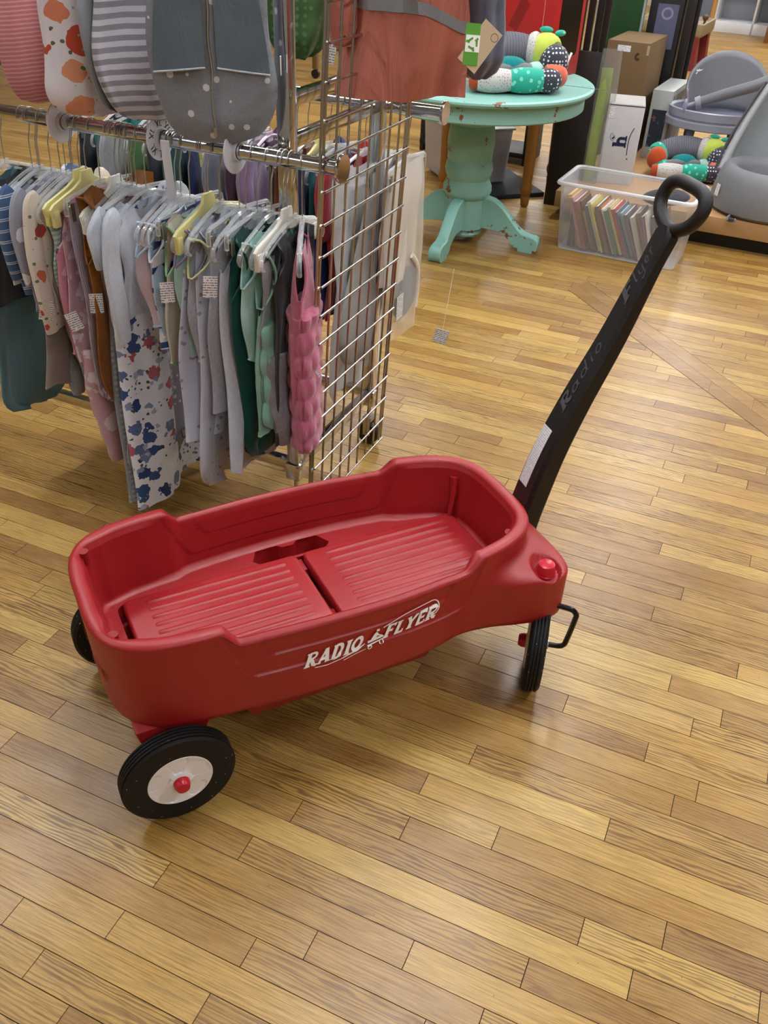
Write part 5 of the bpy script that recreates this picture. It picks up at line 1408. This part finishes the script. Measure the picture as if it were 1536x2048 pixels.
bx('frame', (.0, .0, .70), (.02, .05, 1.4), M_walnut, mr, .003); bx('board', (.06, .01, .70), (.10, .02, 1.38), m_plain('brown_panel_board', '#4b3a22', .5), mr, .003); bx('frame', (.12, .0, .70), (.02, .05, 1.4), M_walnut, mr, .003)
# honey wood side table
M_honey = m_plain('honey_pine', '#8a5a22', .4, amt=.12)
st = empty('side_table', (.715, 5.10, 0), R(-24)); tag(st, 'honey wood side table with turned legs behind the mint table', 'side table')
for x, y in ((0, 0), (-.50, 0), (0, .5), (-.5, .5)):
    MB().lathe([(.016, 0), (.022, .01), (.026, .05), (.022, .06), (.032, .085), (.033, .105), (.026, .13), (.028, .16), (.034, .52), (.034, .60)], 20, Matrix.Translation((x, y, 0))).build('leg', M_honey, st, True, 35)
bx('table_top', (-.25, .25, .62), (.62, .62, .04), m_plain('dark_wine_wood', '#2b1512', .4), st, .004)
# frosted box stored beneath
sb = empty('storage_box', (.30, 5.34, .028), R(20)); tag(sb, 'large frosted storage box on the floor under the side table', 'storage box')
rings = []
for hx, hy, z in ((.17, .21, 0), (.18, .22, .01), (.195, .235, .30)): rings.append([Vector((p.x+.18, p.y+.22, z)) for p in rrect(-hx, hx, -hy, hy, .03, 5)])
MB().loft(rings, cap1=False).build('walls', m_clear('milky_storage_plastic', '#9d9aa0', .62, .3), sb, True, 40)
bx('clear_lid', (.18, .22, .304), (.40, .48, .012), m_clear('milky_lid', '#a9a6aa', .5, .3), sb, .003)
o = bx('floor_mat', (0, 0, 0), (.42, .5, .026), m_plain('dark_blue_slab', '#12161f', .6), None, .003); o.location = (.57, 5.47, .0135); o.rotation_euler = (0, 0, R(20)); tag(o, 'flat dark blue case lying under the frosted storage box', 'case')
o2 = bx('low_shelf_board', (0, 0, 0), (.9, .3, .03), M_darkbase, None, .003); o2.location = (.35, 6.35, .45); o2.rotation_euler = (0, 0, R(-24)); 
bpy.data.objects.remove(o2)
sh2 = empty('low_shelf_unit', (.15, 6.25, 0), R(-24)); tag(sh2, 'dark low shelf unit against the floor behind the side table', 'shelf unit')
bx('shelf_board', (.35, .15, .42), (.75, .32, .03), M_walnut, sh2, .003); bx('shelf_board', (.35, .15, .06), (.75, .32, .03), M_walnut, sh2, .003)
for x in (-.01, .71): bx('side_board', (x, .15, .22), (.025, .32, .44), M_walnut, sh2, .003)

# ================================================================== far side of the shop
at_ = empty('activity_table', (2.87, 9.80, 0), R(-26)); tag(at_, 'child activity table with beige tray and red legs', 'activity table')
M_beige = m_plain('beige_tray_plastic', '#8f8264', .5, amt=.05); M_redleg = m_plain('dark_red_leg_plastic', '#6d0f12', .45)
b = MB(); zz = .285
rings = [[Vector((p.x, p.y, z)) for p in rrect(x0, x1, y0, y1, .02, 4)] for x0, x1, y0, y1, z in ((-.62, .0, .02, .62, zz), (-.64, .02, .0, .64, zz+.03), (-.64, .02, 0, .64, zz+.12), (-.62, .0, .02, .62, zz+.12), (-.61, -.01, .03, .61, zz+.09))]
b.loft(rings); b.build('tray', M_beige, at_, True, 40)
for x, y in ((-.06, .05), (-.06, .58), (-.58, .05), (-.58, .58)):
    b = MB(); b.loft([[Vector((x+sx*w, y+sy*w, z)) for sx, sy in ((-1, -1), (1, -1), (1, 1), (-1, 1))] for w, z in ((.075, 0), (.05, zz+.01))]); b.build('leg', M_redleg, at_, True, 35)
MB().box((-.18, .25, zz+.1), (.16, .12, .02)).build('red_insert', m_plain('red_insert_plastic', '#8e2a22', .5), at_, True, 35, .004)
b = MB(); b.ball((-.04, .35, zz+.15), (.03, .03, .03), 12, 8); b.tube([(-.04, .35, zz+.09), (-.04, .35, zz+.14)], .012, 8); b.build('peg_figure', m_plain('brown_peg', '#5a3620', .5), at_)
o = MB().tube([(0, 0, 0), (0, 0, .45)], .03, 10).build('toy_post', m_plain('violet_plastic', '#2f1f6a', .5), None); o.location = (2.62, 10.35, 0); tag(o, 'violet toy post on the floor behind the activity table', 'toy post')
ws = empty('white_shelf', (3.86, 12.80, 0), R(-26)); tag(ws, 'white shelf unit on the far side of the shop', 'shelf unit')
M_shelfw = m_plain('white_laminate', '#d8dadc', .4); 
bx('back_board', (.30, .40, .75), (1.3, .02, 1.5), m_plain('grey_shelf_back', '#9aa0aa', .6), ws, .002)
for x in (-.34, .03, .50, .94): bx('upright', (x, .2, .75), (.025, .40, 1.5), M_shelfw, ws, .002)
for z in (.06, .55, 1.05): bx('shelf_board', (.30, .2, z), (1.27, .4, .12 if z < .1 else .025), M_shelfw, ws, .002)
wt = empty('wooden_table', (4.33, 12.0, 0), R(-26)); tag(wt, 'wooden table with a white cushion on the far side of the shop', 'table')
M_oak2 = m_plain('brown_table_wood', '#7a4c22', .5, amt=.15)
for x, y in ((0, 0), (.7, 0), (0, .6), (.7, .6)): bx('leg', (x, y, .2), (.07, .07, .40), M_oak2, wt, .004)
bx('table_top', (.35, .3, .41), (.80, .70, .04), M_oak2, wt, .004); bx('apron', (.35, .0, .36), (.7, .03, .07), M_oak2, wt, .003)
o = MB().ball((0, 0, 0), (.42, .36, .06), 28, 10).build('round_cushion', m_dots('white_dark_streak_cloth', '#d5d5d8', '#3a3a3e', 16, .12, stretch=(1, 1, 1)), None); o.location = (4.62, 12.1, .49); tag(o, 'white round cushion with dark marks on the far wooden table', 'cushion')
ea = empty('wooden_easel', (3.35, 11.9, 0), R(-10)); tag(ea, 'light wooden easel legs in front of the far white shelf', 'easel')
for x in (0, .22): MB().tube([(x, 0, 0), (x+.03, .1, 1.3)], .028, 8).build('leg', m_plain('light_beech', '#a67a44', .5), ea)
bx('crossbar', (.12, .04, .45), (.26, .02, .03), bpy.data.materials['light_beech'], ea, .003)
# second rack far behind, seen between the rails
r2 = empty('distant_rack', (-.78, 8.55, 0), R(-23)); tag(r2, 'distant chrome rack upright on castors beyond the clothes rack', 'clothes rack')
M_brass = m_plain('tarnished_chrome', '#8a7a58', .35, .8)
for x in (0, 1.2):
    bx('post', (x, 0, .60), (.045, .045, 1.05), M_brass, r2, .003)
    b = MB(); b.lathe([(.01, -.015), (.036, -.015), (.036, .015), (.01, .015)], 18, Matrix.Translation((x, 0, .037)) @ Matrix.Rotation(PI/2, 4, 'X')); b.build('castor', M_rubber, r2)
bx('base_rail', (.6, 0, .26), (1.2, .03, .045), M_brass, r2, .003); bx('top_rail', (.6, 0, 1.12), (1.2, .03, .03), M_brass, r2, .003)
V, F, *_ = garment_mesh(130, .15, .2, .55, arm=.05, gap=0)
t = empty('hanging_clothes', (-.83, 8.5, 1.1), R(-10)); obj('cloth', V, F, mat_white, t); tag(t, 'white garment hanging on the distant rack', 'baby clothes')
